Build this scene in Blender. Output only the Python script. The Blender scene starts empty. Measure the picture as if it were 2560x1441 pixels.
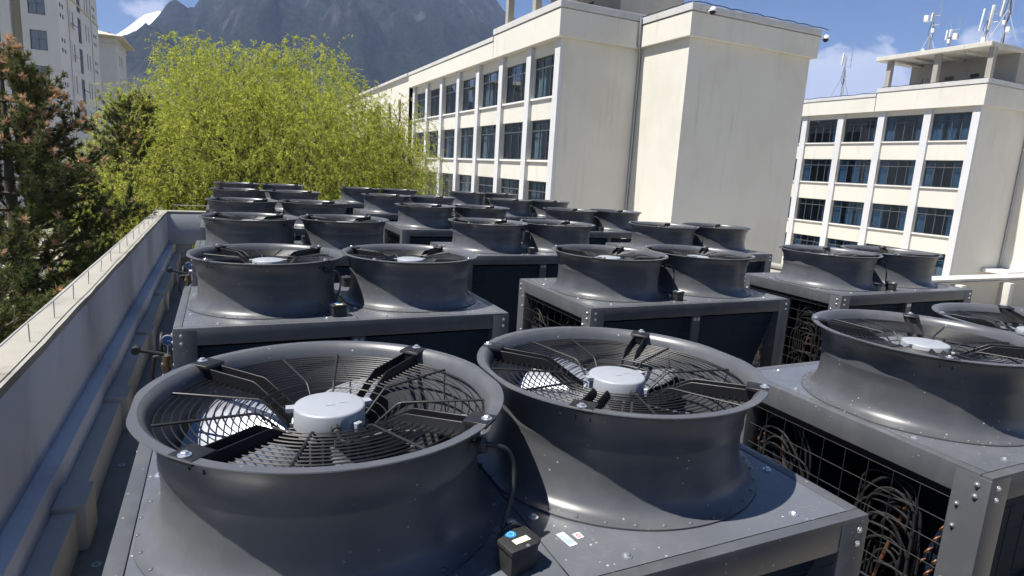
import bpy, bmesh, math, random
import numpy as np
from mathutils import Vector, Matrix

S = bpy.context.scene
COL = S.collection
R = math.radians

# ---------------------------------------------------------------- camera
cam = bpy.data.cameras.new('camera')
cam.sensor_width = 36.0
cam.lens = 1546.98 / 2560.0 * 36.0
cam.clip_start = 0.05
cam.clip_end = 20000
camo = bpy.data.objects.new('camera', cam)
COL.objects.link(camo)
yaw, pitch, roll = R(25.329), R(-10.757), R(3.368)
fw = Vector((math.sin(yaw) * math.cos(pitch), math.cos(yaw) * math.cos(pitch), math.sin(pitch)))
rt = Vector((math.cos(yaw), -math.sin(yaw), 0))
up = rt.cross(fw)
r2 = rt * math.cos(roll) + up * math.sin(roll)
u2 = -rt * math.sin(roll) + up * math.cos(roll)
mw = Matrix((r2, u2, -fw)).transposed().to_4x4()
mw.translation = Vector((-0.2352, -1.7395, 3.0))
camo.matrix_world = mw
S.camera = camo

# ---------------------------------------------------------------- light
SUN_EL, SUN_ROT = R(63), R(-85)
world = bpy.data.worlds.new('World')
S.world = world
world.use_nodes = True
wn = world.node_tree
wn.nodes.clear()


def N(nt, typ, **kw):
    n = nt.nodes.new(typ)
    for k, v in kw.items():
        if k.startswith('i_'):
            n.inputs[k[2:].replace('_', ' ')].default_value = v
        else:
            setattr(n, k, v)
    return n


def build_world():
    L = wn.links.new
    out = N(wn, 'ShaderNodeOutputWorld')
    bg = N(wn, 'ShaderNodeBackground')
    bg.inputs['Strength'].default_value = 0.05
    sky = N(wn, 'ShaderNodeTexSky', sky_type='NISHITA', sun_disc=False, sun_elevation=SUN_EL,
            sun_rotation=SUN_ROT, altitude=2900, air_density=1.15, dust_density=0.05, ozone_density=5.0)
    tc = N(wn, 'ShaderNodeTexCoord')
    mp = N(wn, 'ShaderNodeMapping')
    mp.inputs['Scale'].default_value = (1.0, 1.0, 1.7)
    L(tc.outputs['Generated'], mp.inputs['Vector'])
    sep = N(wn, 'ShaderNodeSeparateXYZ')
    L(tc.outputs['Generated'], sep.inputs[0])
    no = N(wn, 'ShaderNodeTexNoise', i_Scale=6.5, i_Detail=10.0, i_Roughness=0.56, i_Distortion=0.25)
    L(mp.outputs[0], no.inputs['Vector'])
    # low bank of cumulus near the horizon, thin wisps higher
    band = N(wn, 'ShaderNodeMapRange')
    band.inputs['From Min'].default_value = 0.12
    band.inputs['From Max'].default_value = 0.29
    band.inputs['To Min'].default_value = 0.26
    band.inputs['To Max'].default_value = -0.13
    L(sep.outputs['Z'], band.inputs['Value'])
    ad = N(wn, 'ShaderNodeMath', operation='ADD')
    L(no.outputs['Fac'], ad.inputs[0])
    L(band.outputs[0], ad.inputs[1])
    cr = N(wn, 'ShaderNodeValToRGB')
    cr.color_ramp.elements[0].position = 0.575
    cr.color_ramp.elements[0].color = (0, 0, 0, 1)
    cr.color_ramp.elements[1].position = 0.64
    cr.color_ramp.elements[1].color = (1, 1, 1, 1)
    L(ad.outputs[0], cr.inputs[0])
    no2 = N(wn, 'ShaderNodeTexNoise', i_Scale=9.0, i_Detail=6.0, i_Roughness=0.6)
    L(mp.outputs[0], no2.inputs['Vector'])
    cc = N(wn, 'ShaderNodeMixRGB')
    cc.inputs[1].default_value = (7.0, 7.6, 9.6, 1)
    cc.inputs[2].default_value = (11.5, 11.8, 12.6, 1)
    L(no2.outputs['Fac'], cc.inputs[0])
    mx = N(wn, 'ShaderNodeMixRGB')
    fac = N(wn, 'ShaderNodeMath', operation='MULTIPLY')
    fac.inputs[1].default_value = 0.86
    L(cr.outputs[0], fac.inputs[0])
    L(fac.outputs[0], mx.inputs[0])
    hs = N(wn, 'ShaderNodeHueSaturation')
    hs.inputs['Saturation'].default_value = 1.18
    L(sky.outputs[0], hs.inputs['Color'])
    L(hs.outputs[0], mx.inputs[1])
    L(cc.outputs[0], mx.inputs[2])
    L(mx.outputs[0], bg.inputs['Color'])
    L(bg.outputs[0], out.inputs['Surface'])


build_world()
sun = bpy.data.lights.new('sun', 'SUN')
sun.energy = 5.0
sun.angle = R(0.53)
sun.color = (1.0, 0.955, 0.88)
suno = bpy.data.objects.new('sun', sun)
COL.objects.link(suno)
sd = Vector((-math.cos(SUN_EL) * 0.996, math.cos(SUN_EL) * 0.087, math.sin(SUN_EL)))  # towards the sun
suno.rotation_euler = (-sd).to_track_quat('-Z', 'Y').to_euler()
suno.location = (-20, 0, 40)

S.view_settings.view_transform = 'Standard'
S.view_settings.look = 'None'
S.view_settings.gamma = 1
S.view_settings.use_curve_mapping = False
S.view_settings.exposure = 0.92
S.cycles.max_bounces = 5
S.cycles.diffuse_bounces = 2
S.cycles.glossy_bounces = 2
S.cycles.transparent_max_bounces = 10
S.cycles.volume_bounces = 0
S.cycles.use_denoising = True
S.cycles.use_adaptive_sampling = True
S.cycles.adaptive_threshold = 0.03
world.cycles.sampling_method = 'MANUAL'
world.cycles.sample_map_resolution = 1024
S.cycles.caustics_reflective = False
S.cycles.caustics_refractive = False
S.cycles.sample_clamp_indirect = 6.0


# ---------------------------------------------------------------- materials
def new_mat(name):
    m = bpy.data.materials.new(name)
    m.use_nodes = True
    nt = m.node_tree
    b = nt.nodes['Principled BSDF']
    return m, nt, b


def coord(nt, rnd=False, src='Object'):
    tc = N(nt, 'ShaderNodeTexCoord')
    if not rnd:
        return tc.outputs[src]
    oi = N(nt, 'ShaderNodeObjectInfo')
    ml = N(nt, 'ShaderNodeMath', operation='MULTIPLY')
    ml.inputs[1].default_value = 37.0
    nt.links.new(oi.outputs['Random'], ml.inputs[0])
    va = N(nt, 'ShaderNodeVectorMath', operation='ADD')
    nt.links.new(tc.outputs[src], va.inputs[0])
    nt.links.new(ml.outputs[0], va.inputs[1])
    return va.outputs[0]


def noise(nt, vec, scale, detail=5.0, rough=0.55, stretch=None):
    if stretch:
        mp = N(nt, 'ShaderNodeMapping')
        mp.inputs['Scale'].default_value = stretch
        nt.links.new(vec, mp.inputs['Vector'])
        vec = mp.outputs[0]
    n = N(nt, 'ShaderNodeTexNoise', i_Scale=scale, i_Detail=detail, i_Roughness=rough)
    nt.links.new(vec, n.inputs['Vector'])
    return n.outputs['Fac']


def ramp(nt, val, p0, p1, c0=(0, 0, 0, 1), c1=(1, 1, 1, 1)):
    r = N(nt, 'ShaderNodeValToRGB')
    e = r.color_ramp.elements
    e[0].position, e[1].position = p0, p1
    e[0].color, e[1].color = c0, c1
    nt.links.new(val, r.inputs[0])
    return r.outputs[0]


def mix(nt, fac, a, b, mode='MIX'):
    m = N(nt, 'ShaderNodeMixRGB', blend_type=mode)
    for i, v in ((0, fac), (1, a), (2, b)):
        if isinstance(v, (int, float)):
            m.inputs[i].default_value = v
        elif isinstance(v, tuple):
            m.inputs[i].default_value = v if len(v) == 4 else v + (1,)
        else:
            nt.links.new(v, m.inputs[i])
    return m.outputs[0]


def bump(nt, b, val, strength=0.2, dist=0.01):
    bp = N(nt, 'ShaderNodeBump')
    bp.inputs['Strength'].default_value = strength
    bp.inputs['Distance'].default_value = dist
    nt.links.new(val, bp.inputs['Height'])
    nt.links.new(bp.outputs[0], b.inputs['Normal'])


def simple(name, col, rough=0.5, metal=0.0, var=0.12, vscale=8.0, spec=0.5):
    m, nt, b = new_mat(name)
    v = noise(nt, coord(nt, True), vscale)
    lo = tuple(c * (1 - var) for c in col)
    hi = tuple(min(1, c * (1 + var)) for c in col)
    nt.links.new(mix(nt, v, lo, hi), b.inputs['Base Color'])
    b.inputs['Roughness'].default_value = rough
    b.inputs['Metallic'].default_value = metal
    b.inputs['Specular IOR Level'].default_value = spec
    return m


def paint_mat(name, col, rough=0.34, dust=1.0, drops=0.78):
    """semi-gloss sheet metal paint with dust film and dried droplets"""
    m, nt, b = new_mat(name)
    v = coord(nt, True)
    L = nt.links.new
    base = mix(nt, noise(nt, v, 3.0, 4), tuple(c * 0.92 for c in col), tuple(c * 1.1 for c in col))
    oi = N(nt, 'ShaderNodeObjectInfo')
    tone = N(nt, 'ShaderNodeMapRange')
    tone.inputs['To Min'].default_value = 0.88
    tone.inputs['To Max'].default_value = 1.12
    L(oi.outputs['Random'], tone.inputs['Value'])
    base = mix(nt, 1.0, base, tone.outputs[0], 'MULTIPLY')
    run = ramp(nt, noise(nt, v, 9.0, 6, 0.6, (1, 1, .12)), 0.55, 0.8)
    rk = N(nt, 'ShaderNodeMath', operation='MULTIPLY')
    rk.inputs[1].default_value = 0.08 * dust
    L(run, rk.inputs[0])
    base = mix(nt, rk.outputs[0], base, (0.30, 0.29, 0.27))
    film = ramp(nt, noise(nt, v, 4.2, 10, 0.7), 0.46, 0.82)
    fm = N(nt, 'ShaderNodeMath', operation='MULTIPLY')
    fm.inputs[1].default_value = 0.15 * dust
    L(film, fm.inputs[0])
    base = mix(nt, fm.outputs[0], base, (0.34, 0.34, 0.33))
    # droplets
    vo = N(nt, 'ShaderNodeTexVoronoi', i_Scale=52.0)
    L(v, vo.inputs['Vector'])
    dot = ramp(nt, vo.outputs['Distance'], 0.13, 0.19, (1, 1, 1, 1), (0, 0, 0, 1))
    pick = ramp(nt, vo.outputs['Color'], drops, drops + .02)
    clus = ramp(nt, noise(nt, v, 7.0, 3), 0.42, 0.58)
    dm = mix(nt, 1.0, mix(nt, 1.0, dot, pick, 'MULTIPLY'), clus, 'MULTIPLY')
    dmm = N(nt, 'ShaderNodeMath', operation='MULTIPLY')
    dmm.inputs[1].default_value = 0.75 * dust
    L(dm, dmm.inputs[0])
    base = mix(nt, dmm.outputs[0], base, (0.55, 0.54, 0.5))
    L(base, b.inputs['Base Color'])
    ro = N(nt, 'ShaderNodeMapRange')
    ro.inputs['To Min'].default_value = rough - 0.05
    ro.inputs['To Max'].default_value = rough + 0.09
    L(film, ro.inputs['Value'])
    L(ro.outputs[0], b.inputs['Roughness'])
    b.inputs['Specular IOR Level'].default_value = 0.5
    bump(nt, b, noise(nt, v, 2.2, 2), 0.10, 0.01)
    return m


def plaster_mat(name, col, stain=(0.33, 0.29, 0.22), amount=0.5, scale=0.6, streak=True):
    m, nt, b = new_mat(name)
    v = coord(nt, False)
    L = nt.links.new
    base = mix(nt, noise(nt, v, scale, 8, 0.6), tuple(c * 0.88 for c in col), tuple(min(1, c * 1.08) for c in col))
    st = ramp(nt, noise(nt, v, scale * 0.55, 9, 0.66), 0.52, 0.78)
    k = N(nt, 'ShaderNodeMath', operation='MULTIPLY')
    k.inputs[1].default_value = amount
    L(st, k.inputs[0])
    base = mix(nt, k.outputs[0], base, stain)
    if streak:
        s2 = ramp(nt, noise(nt, v, 2.4, 6, 0.6, (1, 1, 0.09)), 0.58, 0.8)
        k2 = N(nt, 'ShaderNodeMath', operation='MULTIPLY')
        k2.inputs[1].default_value = amount * 0.8
        L(s2, k2.inputs[0])
        base = mix(nt, k2.outputs[0], base, tuple(c * 0.8 for c in stain))
    L(base, b.inputs['Base Color'])
    b.inputs['Roughness'].default_value = 0.9
    b.inputs['Specular IOR Level'].default_value = 0.2
    bump(nt, b, noise(nt, v, 22, 6, 0.65), 0.25, 0.01)
    return m


PAINT = paint_mat('grey_sheet_paint', (0.082, 0.085, 0.093), 0.38, 1.0)
DECK = paint_mat('grey_deck_paint', (0.104, 0.111, 0.127), 0.27, 1.15, .66)
BLACK = simple('black_coated_steel', (0.013, 0.013, 0.015), 0.45, 0, 0.15, 10, 0.35)
WIRE = simple('black_wire', (0.02, 0.02, 0.022), 0.6, 0, 0.2, 20, 0.25)
PLASTIC = simple('black_plastic', (0.022, 0.022, 0.023), 0.55, 0, 0.3, 30)
RUBBER = simple('black_rubber', (0.02, 0.02, 0.022), 0.5)
MOTOR = simple('cast_aluminium_grey', (0.31, 0.33, 0.36), 0.5, 0.1, 0.06, 20)
MOTORDK = simple('motor_housing_grey', (0.17, 0.18, 0.2), 0.5, 0.3)
BLADE = simple('bare_aluminium', (0.34, 0.36, 0.40), 0.36, 0.6, 0.05, 12)
ZINC = simple('zinc_plated', (0.72, 0.73, 0.75), 0.3, 0.85, 0.1, 40)
COPPER = simple('copper', (0.22, 0.105, 0.06), 0.5, 0.6, 0.35, 30)
BRASS = simple('brass', (0.20, 0.155, 0.09), 0.35, 0.8)
WHITEP = simple('white_plastic', (0.78, 0.78, 0.76), 0.4)
REDP = simple('red_paint', (0.45, 0.05, 0.03), 0.4)
BLUEP = simple('blue_gauge_face', (0.05, 0.11, 0.30), 0.35)
STICKB = simple('blue_sticker', (0.03, 0.22, 0.55), 0.45)
STICKB2 = simple('pale_blue_sticker_ring', (0.25, 0.5, 0.75), 0.45)
STICKY = simple('cream_sticker', (0.80, 0.78, 0.58), 0.5)
STICKW = simple('white_sticker', (0.66, 0.74, 0.82), 0.5)
STICKR = simple('red_print', (0.6, 0.06, 0.07), 0.5)
PRINT = simple('dark_blue_print', (0.10, 0.16, 0.28), 0.5)
SEAM = simple('seam_gap', (0.012, 0.012, 0.013), 0.8)
FRAME = simple('window_frame_grey', (0.085, 0.09, 0.098), 0.5)
SILLM = plaster_mat('sill_paint', (0.72, 0.72, 0.70), (0.4, 0.38, 0.33), 0.3, 1.5)
WALL = plaster_mat('cream_render', (0.66, 0.64, 0.575), (0.40, 0.35, 0.26), 0.42, 0.22)
PILAST = plaster_mat('pale_blue_grey_render', (0.60, 0.61, 0.62), (0.4, 0.39, 0.36), 0.25, 0.5)
COPING = plaster_mat('grey_coping', (0.55, 0.55, 0.54), (0.3, 0.28, 0.25), 0.4, 0.8)
WALLD = plaster_mat('off_white_render', (0.60, 0.60, 0.58), (0.45, 0.43, 0.38), 0.18, 0.25)
TRIMD = plaster_mat('beige_trim_render', (0.52, 0.47, 0.36), (0.35, 0.31, 0.24), 0.2, 0.5)
CONC = plaster_mat('bare_concrete', (0.36, 0.34, 0.30), (0.2, 0.18, 0.15), 0.5, 1.2)
CONCW = plaster_mat('weathered_slab_concrete', (0.58, 0.56, 0.50), (0.22, 0.2, 0.17), 0.5, 1.5)
PARA = plaster_mat('blue_grey_cement_render', (0.62, 0.63, 0.66), (0.28, 0.29, 0.32), 0.7, 1.6)
PARATOP = plaster_mat('cream_parapet_top', (0.33, 0.315, 0.275), (0.14, 0.125, 0.10), 0.75, 2.6, False)
PARALOW = plaster_mat('grey_tan_render', (0.50, 0.47, 0.42), (0.26, 0.24, 0.21), 0.5, 1.0)
FLOOR = plaster_mat('roof_screed', (0.27, 0.25, 0.21), (0.10, 0.09, 0.075), 0.6, 1.6, False)
CURTAIN = simple('blue_curtain', (0.13, 0.23, 0.38), 0.85, 0, 0.3, 5)
CURTAIN2 = simple('grey_curtain', (0.45, 0.48, 0.5), 0.85, 0, 0.3, 5)
ROOM = simple('room_shade', (0.075, 0.08, 0.085), 0.9)  # shade of the rooms behind the glass put into the base colour
GALV = simple('galvanised_steel', (0.40, 0.42, 0.45), 0.45, 0.5)
ASPHALT = simple('asphalt', (0.075, 0.078, 0.085), 0.9, 0, 0.25, 3)
PAVE = plaster_mat('pale_concrete_paving', (0.44, 0.41, 0.35), (0.28, 0.25, 0.20), 0.4, 0.5, False)


def coil_mat():
    m, nt, b = new_mat('blue_fin_coil')
    v = coord(nt)
    w = N(nt, 'ShaderNodeTexWave', i_Scale=60.0)
    nt.links.new(v, w.inputs['Vector'])
    nt.links.new(mix(nt, w.outputs['Fac'], (0.006, 0.014, 0.03), (0.015, 0.035, 0.065)), b.inputs['Base Color'])
    b.inputs['Roughness'].default_value = 0.7
    b.inputs['Specular IOR Level'].default_value = 0.15
    return m


COIL = coil_mat()


def glass_mat():
    m, nt, b = new_mat('tinted_window_glass')
    nt.nodes.remove(b)
    tr = N(nt, 'ShaderNodeBsdfTransparent')
    tr.inputs[0].default_value = (0.66, 0.74, 0.78, 1)
    gl = N(nt, 'ShaderNodeBsdfGlossy')
    gl.inputs['Color'].default_value = (0.75, 0.85, 0.95, 1)
    gl.inputs['Roughness'].default_value = 0.02
    lw = N(nt, 'ShaderNodeLayerWeight')
    pw = N(nt, 'ShaderNodeMath', operation='POWER')
    pw.inputs[1].default_value = 4.0
    nt.links.new(lw.outputs['Facing'], pw.inputs[0])
    fr = N(nt, 'ShaderNodeMath', operation='MULTIPLY_ADD')
    fr.inputs[1].default_value = 0.85
    fr.inputs[2].default_value = 0.09
    nt.links.new(pw.outputs[0], fr.inputs[0])
    mx = N(nt, 'ShaderNodeMixShader')
    nt.links.new(fr.outputs[0], mx.inputs[0])
    nt.links.new(tr.outputs[0], mx.inputs[1])
    nt.links.new(gl.outputs[0], mx.inputs[2])
    nt.links.new(mx.outputs[0], nt.nodes['Material Output'].inputs['Surface'])
    return m


GLASS = glass_mat()


def leaf_mat(name, c0, c1, scale, transl=0.45):
    m, nt, b = new_mat(name)
    nt.nodes.remove(b)
    v = coord(nt)
    f = ramp(nt, noise(nt, v, scale, 4, 0.7), 0.32, 0.68)
    c = mix(nt, f, c0, c1)
    d = N(nt, 'ShaderNodeBsdfDiffuse')
    t = N(nt, 'ShaderNodeBsdfTranslucent')
    nt.links.new(c, d.inputs[0])
    nt.links.new(c, t.inputs[0])
    mx = N(nt, 'ShaderNodeMixShader')
    mx.inputs[0].default_value = transl
    nt.links.new(d.outputs[0], mx.inputs[1])
    nt.links.new(t.outputs[0], mx.inputs[2])
    nt.links.new(mx.outputs[0], nt.nodes['Material Output'].inputs['Surface'])
    return m


WLEAF = leaf_mat('willow_leaf', (0.26, 0.33, 0.04), (0.64, 0.65, 0.13), 2.6, 0.58)
NEEDLE = leaf_mat('pine_needle', (0.05, 0.074, 0.03), (0.18, 0.19, 0.07), 1.8, 0.3)
NEEDLEB = leaf_mat('browned_needle', (0.40, 0.25, 0.13), (0.66, 0.44, 0.28), 2.5, 0.35)
BARK = simple('grey_brown_bark', (0.10, 0.078, 0.055), 0.95, 0, 0.4, 6)
BARKW = simple('willow_twig_bark', (0.17, 0.15, 0.06), 0.9, 0, 0.3, 4)


# ---------------------------------------------------------------- mesh helpers
class MB:
    def __init__(s):
        s.v, s.f = [], []

    def add(s, vs, fs):
        o = len(s.v)
        s.v += [tuple(p) for p in vs]
        s.f += [tuple(i + o for i in f) for f in fs]
        return s

    def box(s, x0, y0, z0, x1, y1, z1):
        return s.add([(x0, y0, z0), (x1, y0, z0), (x1, y1, z0), (x0, y1, z0), (x0, y0, z1), (x1, y0, z1), (x1, y1, z1), (x0, y1, z1)],
                     [(0, 3, 2, 1), (4, 5, 6, 7), (0, 1, 5, 4), (1, 2, 6, 5), (2, 3, 7, 6), (3, 0, 4, 7)])

    def tube(s, pts, r, n=6, closed=False, cap=True):
        P = [Vector(p) for p in pts]
        m = len(P)
        rs = r if isinstance(r, (list, tuple)) else [r] * m
        vs, fs = [], []
        ref = None
        for i, p in enumerate(P):
            a = P[(i - 1) % m] if (closed or i > 0) else P[i]
            b = P[(i + 1) % m] if (closed or i < m - 1) else P[i]
            t = (b - a).normalized()
            if ref is None:
                ref = Vector((0, 0, 1)) if abs(t.z) < 0.9 else Vector((1, 0, 0))
            x = t.cross(ref)
            if x.length < 1e-5:
                x = t.cross(Vector((0, 1, 0)))
            x.normalize()
            y = x.cross(t)
            ref = y
            for k in range(n):
                an = 2 * math.pi * k / n
                vs.append(p + (x * math.cos(an) + y * math.sin(an)) * rs[i])
        for i in range(m if closed else m - 1):
            j = (i + 1) % m
            for k in range(n):
                l = (k + 1) % n
                fs.append((i * n + k, i * n + l, j * n + l, j * n + k))
        if cap and not closed:
            fs.append(tuple(range(n))[::-1])
            fs.append(tuple((m - 1) * n + k for k in range(n)))
        return s.add(vs, fs)

    def lathe(s, prof, n=48, c=(0, 0, 0), capb=False, capt=False, clampx=None):
        vs, fs = [], []
        for (r, z) in prof:
            for k in range(n):
                a = 2 * math.pi * k / n
                x, y = r * math.cos(a), r * math.sin(a)
                if clampx:
                    x = max(-clampx, min(clampx, x))
                vs.append((c[0] + x, c[1] + y, c[2] + z))
        for i in range(len(prof) - 1):
            for k in range(n):
                l = (k + 1) % n
                fs.append((i * n + k, i * n + l, (i + 1) * n + l, (i + 1) * n + k))
        if capb:
            fs.append(tuple(range(n))[::-1])
        if capt:
            fs.append(tuple((len(prof) - 1) * n + k for k in range(n)))
        return s.add(vs, fs)

    def cyl(s, c, r, z0, z1, n=16):
        return s.lathe([(r, z0), (r, z1)], n, c, True, True)

    def prism(s, poly, y0, y1, tf=None):
        """poly in (x,z) extruded along y"""
        n = len(poly)
        vs = [(p[0], y0, p[1]) for p in poly] + [(p[0], y1, p[1]) for p in poly]
        fs = [tuple(range(n)), tuple(range(2 * n - 1, n - 1, -1))] + [(i, n + i, n + (i + 1) % n, (i + 1) % n) for i in range(n)]
        if tf:
            vs = [tf @ Vector(p) for p in vs]
        return s.add(vs, fs)

    def mesh(s, name, mat, smooth=None, bevel=0.0, seg=2):
        me = bpy.data.meshes.new(name)
        me.from_pydata(s.v, [], s.f)
        bm = bmesh.new()
        bm.from_mesh(me)
        bmesh.ops.recalc_face_normals(bm, faces=bm.faces[:])
        if bevel:
            es = [e for e in bm.edges if len(e.link_faces) == 2 and e.calc_face_angle(0) > 0.6]
            bmesh.ops.bevel(bm, geom=es, offset=bevel, segments=seg, affect='EDGES', profile=0.6, clamp_overlap=True)
        bm.to_mesh(me)
        bm.free()
        me.materials.append(mat)
        if smooth is not None or bevel:
            me.polygons.foreach_set('use_smooth', [True] * len(me.polygons))
            me.set_sharp_from_angle(angle=R(smooth if smooth is not None else 35))
        return me


def ob(name, me, parent=None, loc=(0, 0, 0), rot=(0, 0, 0), scale=None, **props):
    o = bpy.data.objects.new(name, me)
    COL.objects.link(o)
    if parent:
        o.parent = parent
    o.location = loc
    o.rotation_euler = rot
    if scale:
        o.scale = scale
    for k, v in props.items():
        o[k] = v
    return o


def thing(name, label, cat, loc=(0, 0, 0), rz=0.0, group=None):
    o = ob(name, None, None, loc, (0, 0, rz), label=label, category=cat)
    o.empty_display_size = 0.3
    if group:
        o['group'] = group
    return o


def copy_tree(o, parent=None, skip=()):
    c = o.copy()
    COL.objects.link(c)
    c.parent = parent
    for ch in o.children:
        if ch.name.split('.')[0] not in skip:
            copy_tree(ch, c, skip)
    return c


def bulk(name, V, F, mat, smooth=False):
    """V (n,3) float, F (m,k) int, fast"""
    me = bpy.data.meshes.new(name)
    V = np.asarray(V, np.float32)
    F = np.asarray(F, np.int32)
    m, k = F.shape
    me.vertices.add(len(V))
    me.vertices.foreach_set('co', V.ravel())
    me.loops.add(m * k)
    me.loops.foreach_set('vertex_index', F.ravel())
    me.polygons.add(m)
    me.polygons.foreach_set('loop_start', np.arange(0, m * k, k, dtype=np.int32))
    if smooth:
        me.polygons.foreach_set('use_smooth', np.ones(m, dtype=bool))
    me.update(calc_edges=True)
    me.materials.append(mat)
    return me


def facade(O, U, Nn, W, H, opens, depth, mb=None):
    """wall sheet with real openings and reveals. O corner, U horizontal unit, Nn outward normal"""
    mb = mb or MB()
    O, U, Nn = Vector(O), Vector(U), Vector(Nn)
    us = sorted({0.0, W} | {a for o in opens for a in (o[0], o[2]) if 0 < a < W})
    vs = sorted({0.0, H} | {a for o in opens for a in (o[1], o[3]) if 0 < a < H})
    pt = lambda u, v, d=0.0: O + U * u + Vector((0, 0, v)) - Nn * d
    for i in range(len(us) - 1):
        for j in range(len(vs) - 1):
            cu, cv = (us[i] + us[i + 1]) / 2, (vs[j] + vs[j + 1]) / 2
            if any(o[0] < cu < o[2] and o[1] < cv < o[3] for o in opens):
                continue
            mb.add([pt(us[i], vs[j]), pt(us[i + 1], vs[j]), pt(us[i + 1], vs[j + 1]), pt(us[i], vs[j + 1])], [(0, 1, 2, 3)])
    for (a, b, c, d) in opens:
        q = [(a, b), (c, b), (c, d), (a, d)]
        for k in range(4):
            p, r = q[k], q[(k + 1) % 4]
            mb.add([pt(*p), pt(*r), pt(*r, depth), pt(*p, depth)], [(0, 1, 2, 3)])
    return mb


def raw_mesh(mb, name, mat):
    me = bpy.data.meshes.new(name)
    me.from_pydata(mb.v, [], mb.f)
    me.materials.append(mat)
    return me


def vnoise(x, y, seed=0):
    xi, yi = np.floor(x).astype(np.int64), np.floor(y).astype(np.int64)
    xf, yf = x - xi, y - yi
    u, v = xf * xf * (3 - 2 * xf), yf * yf * (3 - 2 * yf)

    def h(a, b):
        n = (a * 374761393 + b * 668265263 + seed * 1442695041) & 0xffffffff
        n = ((n ^ (n >> 13)) * 1274126177) & 0xffffffff
        return ((n ^ (n >> 16)) & 0xffff) / 65535.0
    return (h(xi, yi) * (1 - u) + h(xi + 1, yi) * u) * (1 - v) + (h(xi, yi + 1) * (1 - u) + h(xi + 1, yi + 1) * u) * v


def fbm(x, y, oct=6, seed=0, ridged=False):
    s, a, t = 0, 1.0, 0
    for i in range(oct):
        n = vnoise(x * 2 ** i, y * 2 ** i, seed + i)
        if ridged:
            n = 1 - np.abs(2 * n - 1)
        s, t, a = s + a * n, t + a, a * 0.5
    return s / t


# ================================================================ SETTING
GZ = -5.0       # ground level
FZ = 0.30       # roof floor level
ob('ground', MB().add([(-4300, -600, GZ), (4300, -600, GZ), (4300, 5600, GZ), (-4300, 5600, GZ)], [(0, 1, 2, 3)]).mesh('ground', simple('dry_earth_and_grass', (0.16, 0.15, 0.10), 0.95, 0, 0.4, 0.05)), kind='structure')
ob('yard_paving', MB().add([(-14, -20, GZ + .004), (75, -20, GZ + .004), (75, 110, GZ + .004), (-14, 110, GZ + .004)], [(0, 1, 2, 3)]).mesh('yard', PAVE), kind='structure')
ob('road', MB().add([(-13, 42, GZ + .008), (16, 42, GZ + .008), (16, 50, GZ + .008), (-13, 50, GZ + .008)], [(0, 1, 2, 3)]).mesh('road', ASPHALT), kind='structure')
for k, yy in enumerate((41.85, 50.0)):
    ob('kerb', MB().box(-13, yy, GZ, 16, yy + .15, GZ + .13).mesh('kerb', CONC, bevel=.015), kind='structure')


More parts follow.
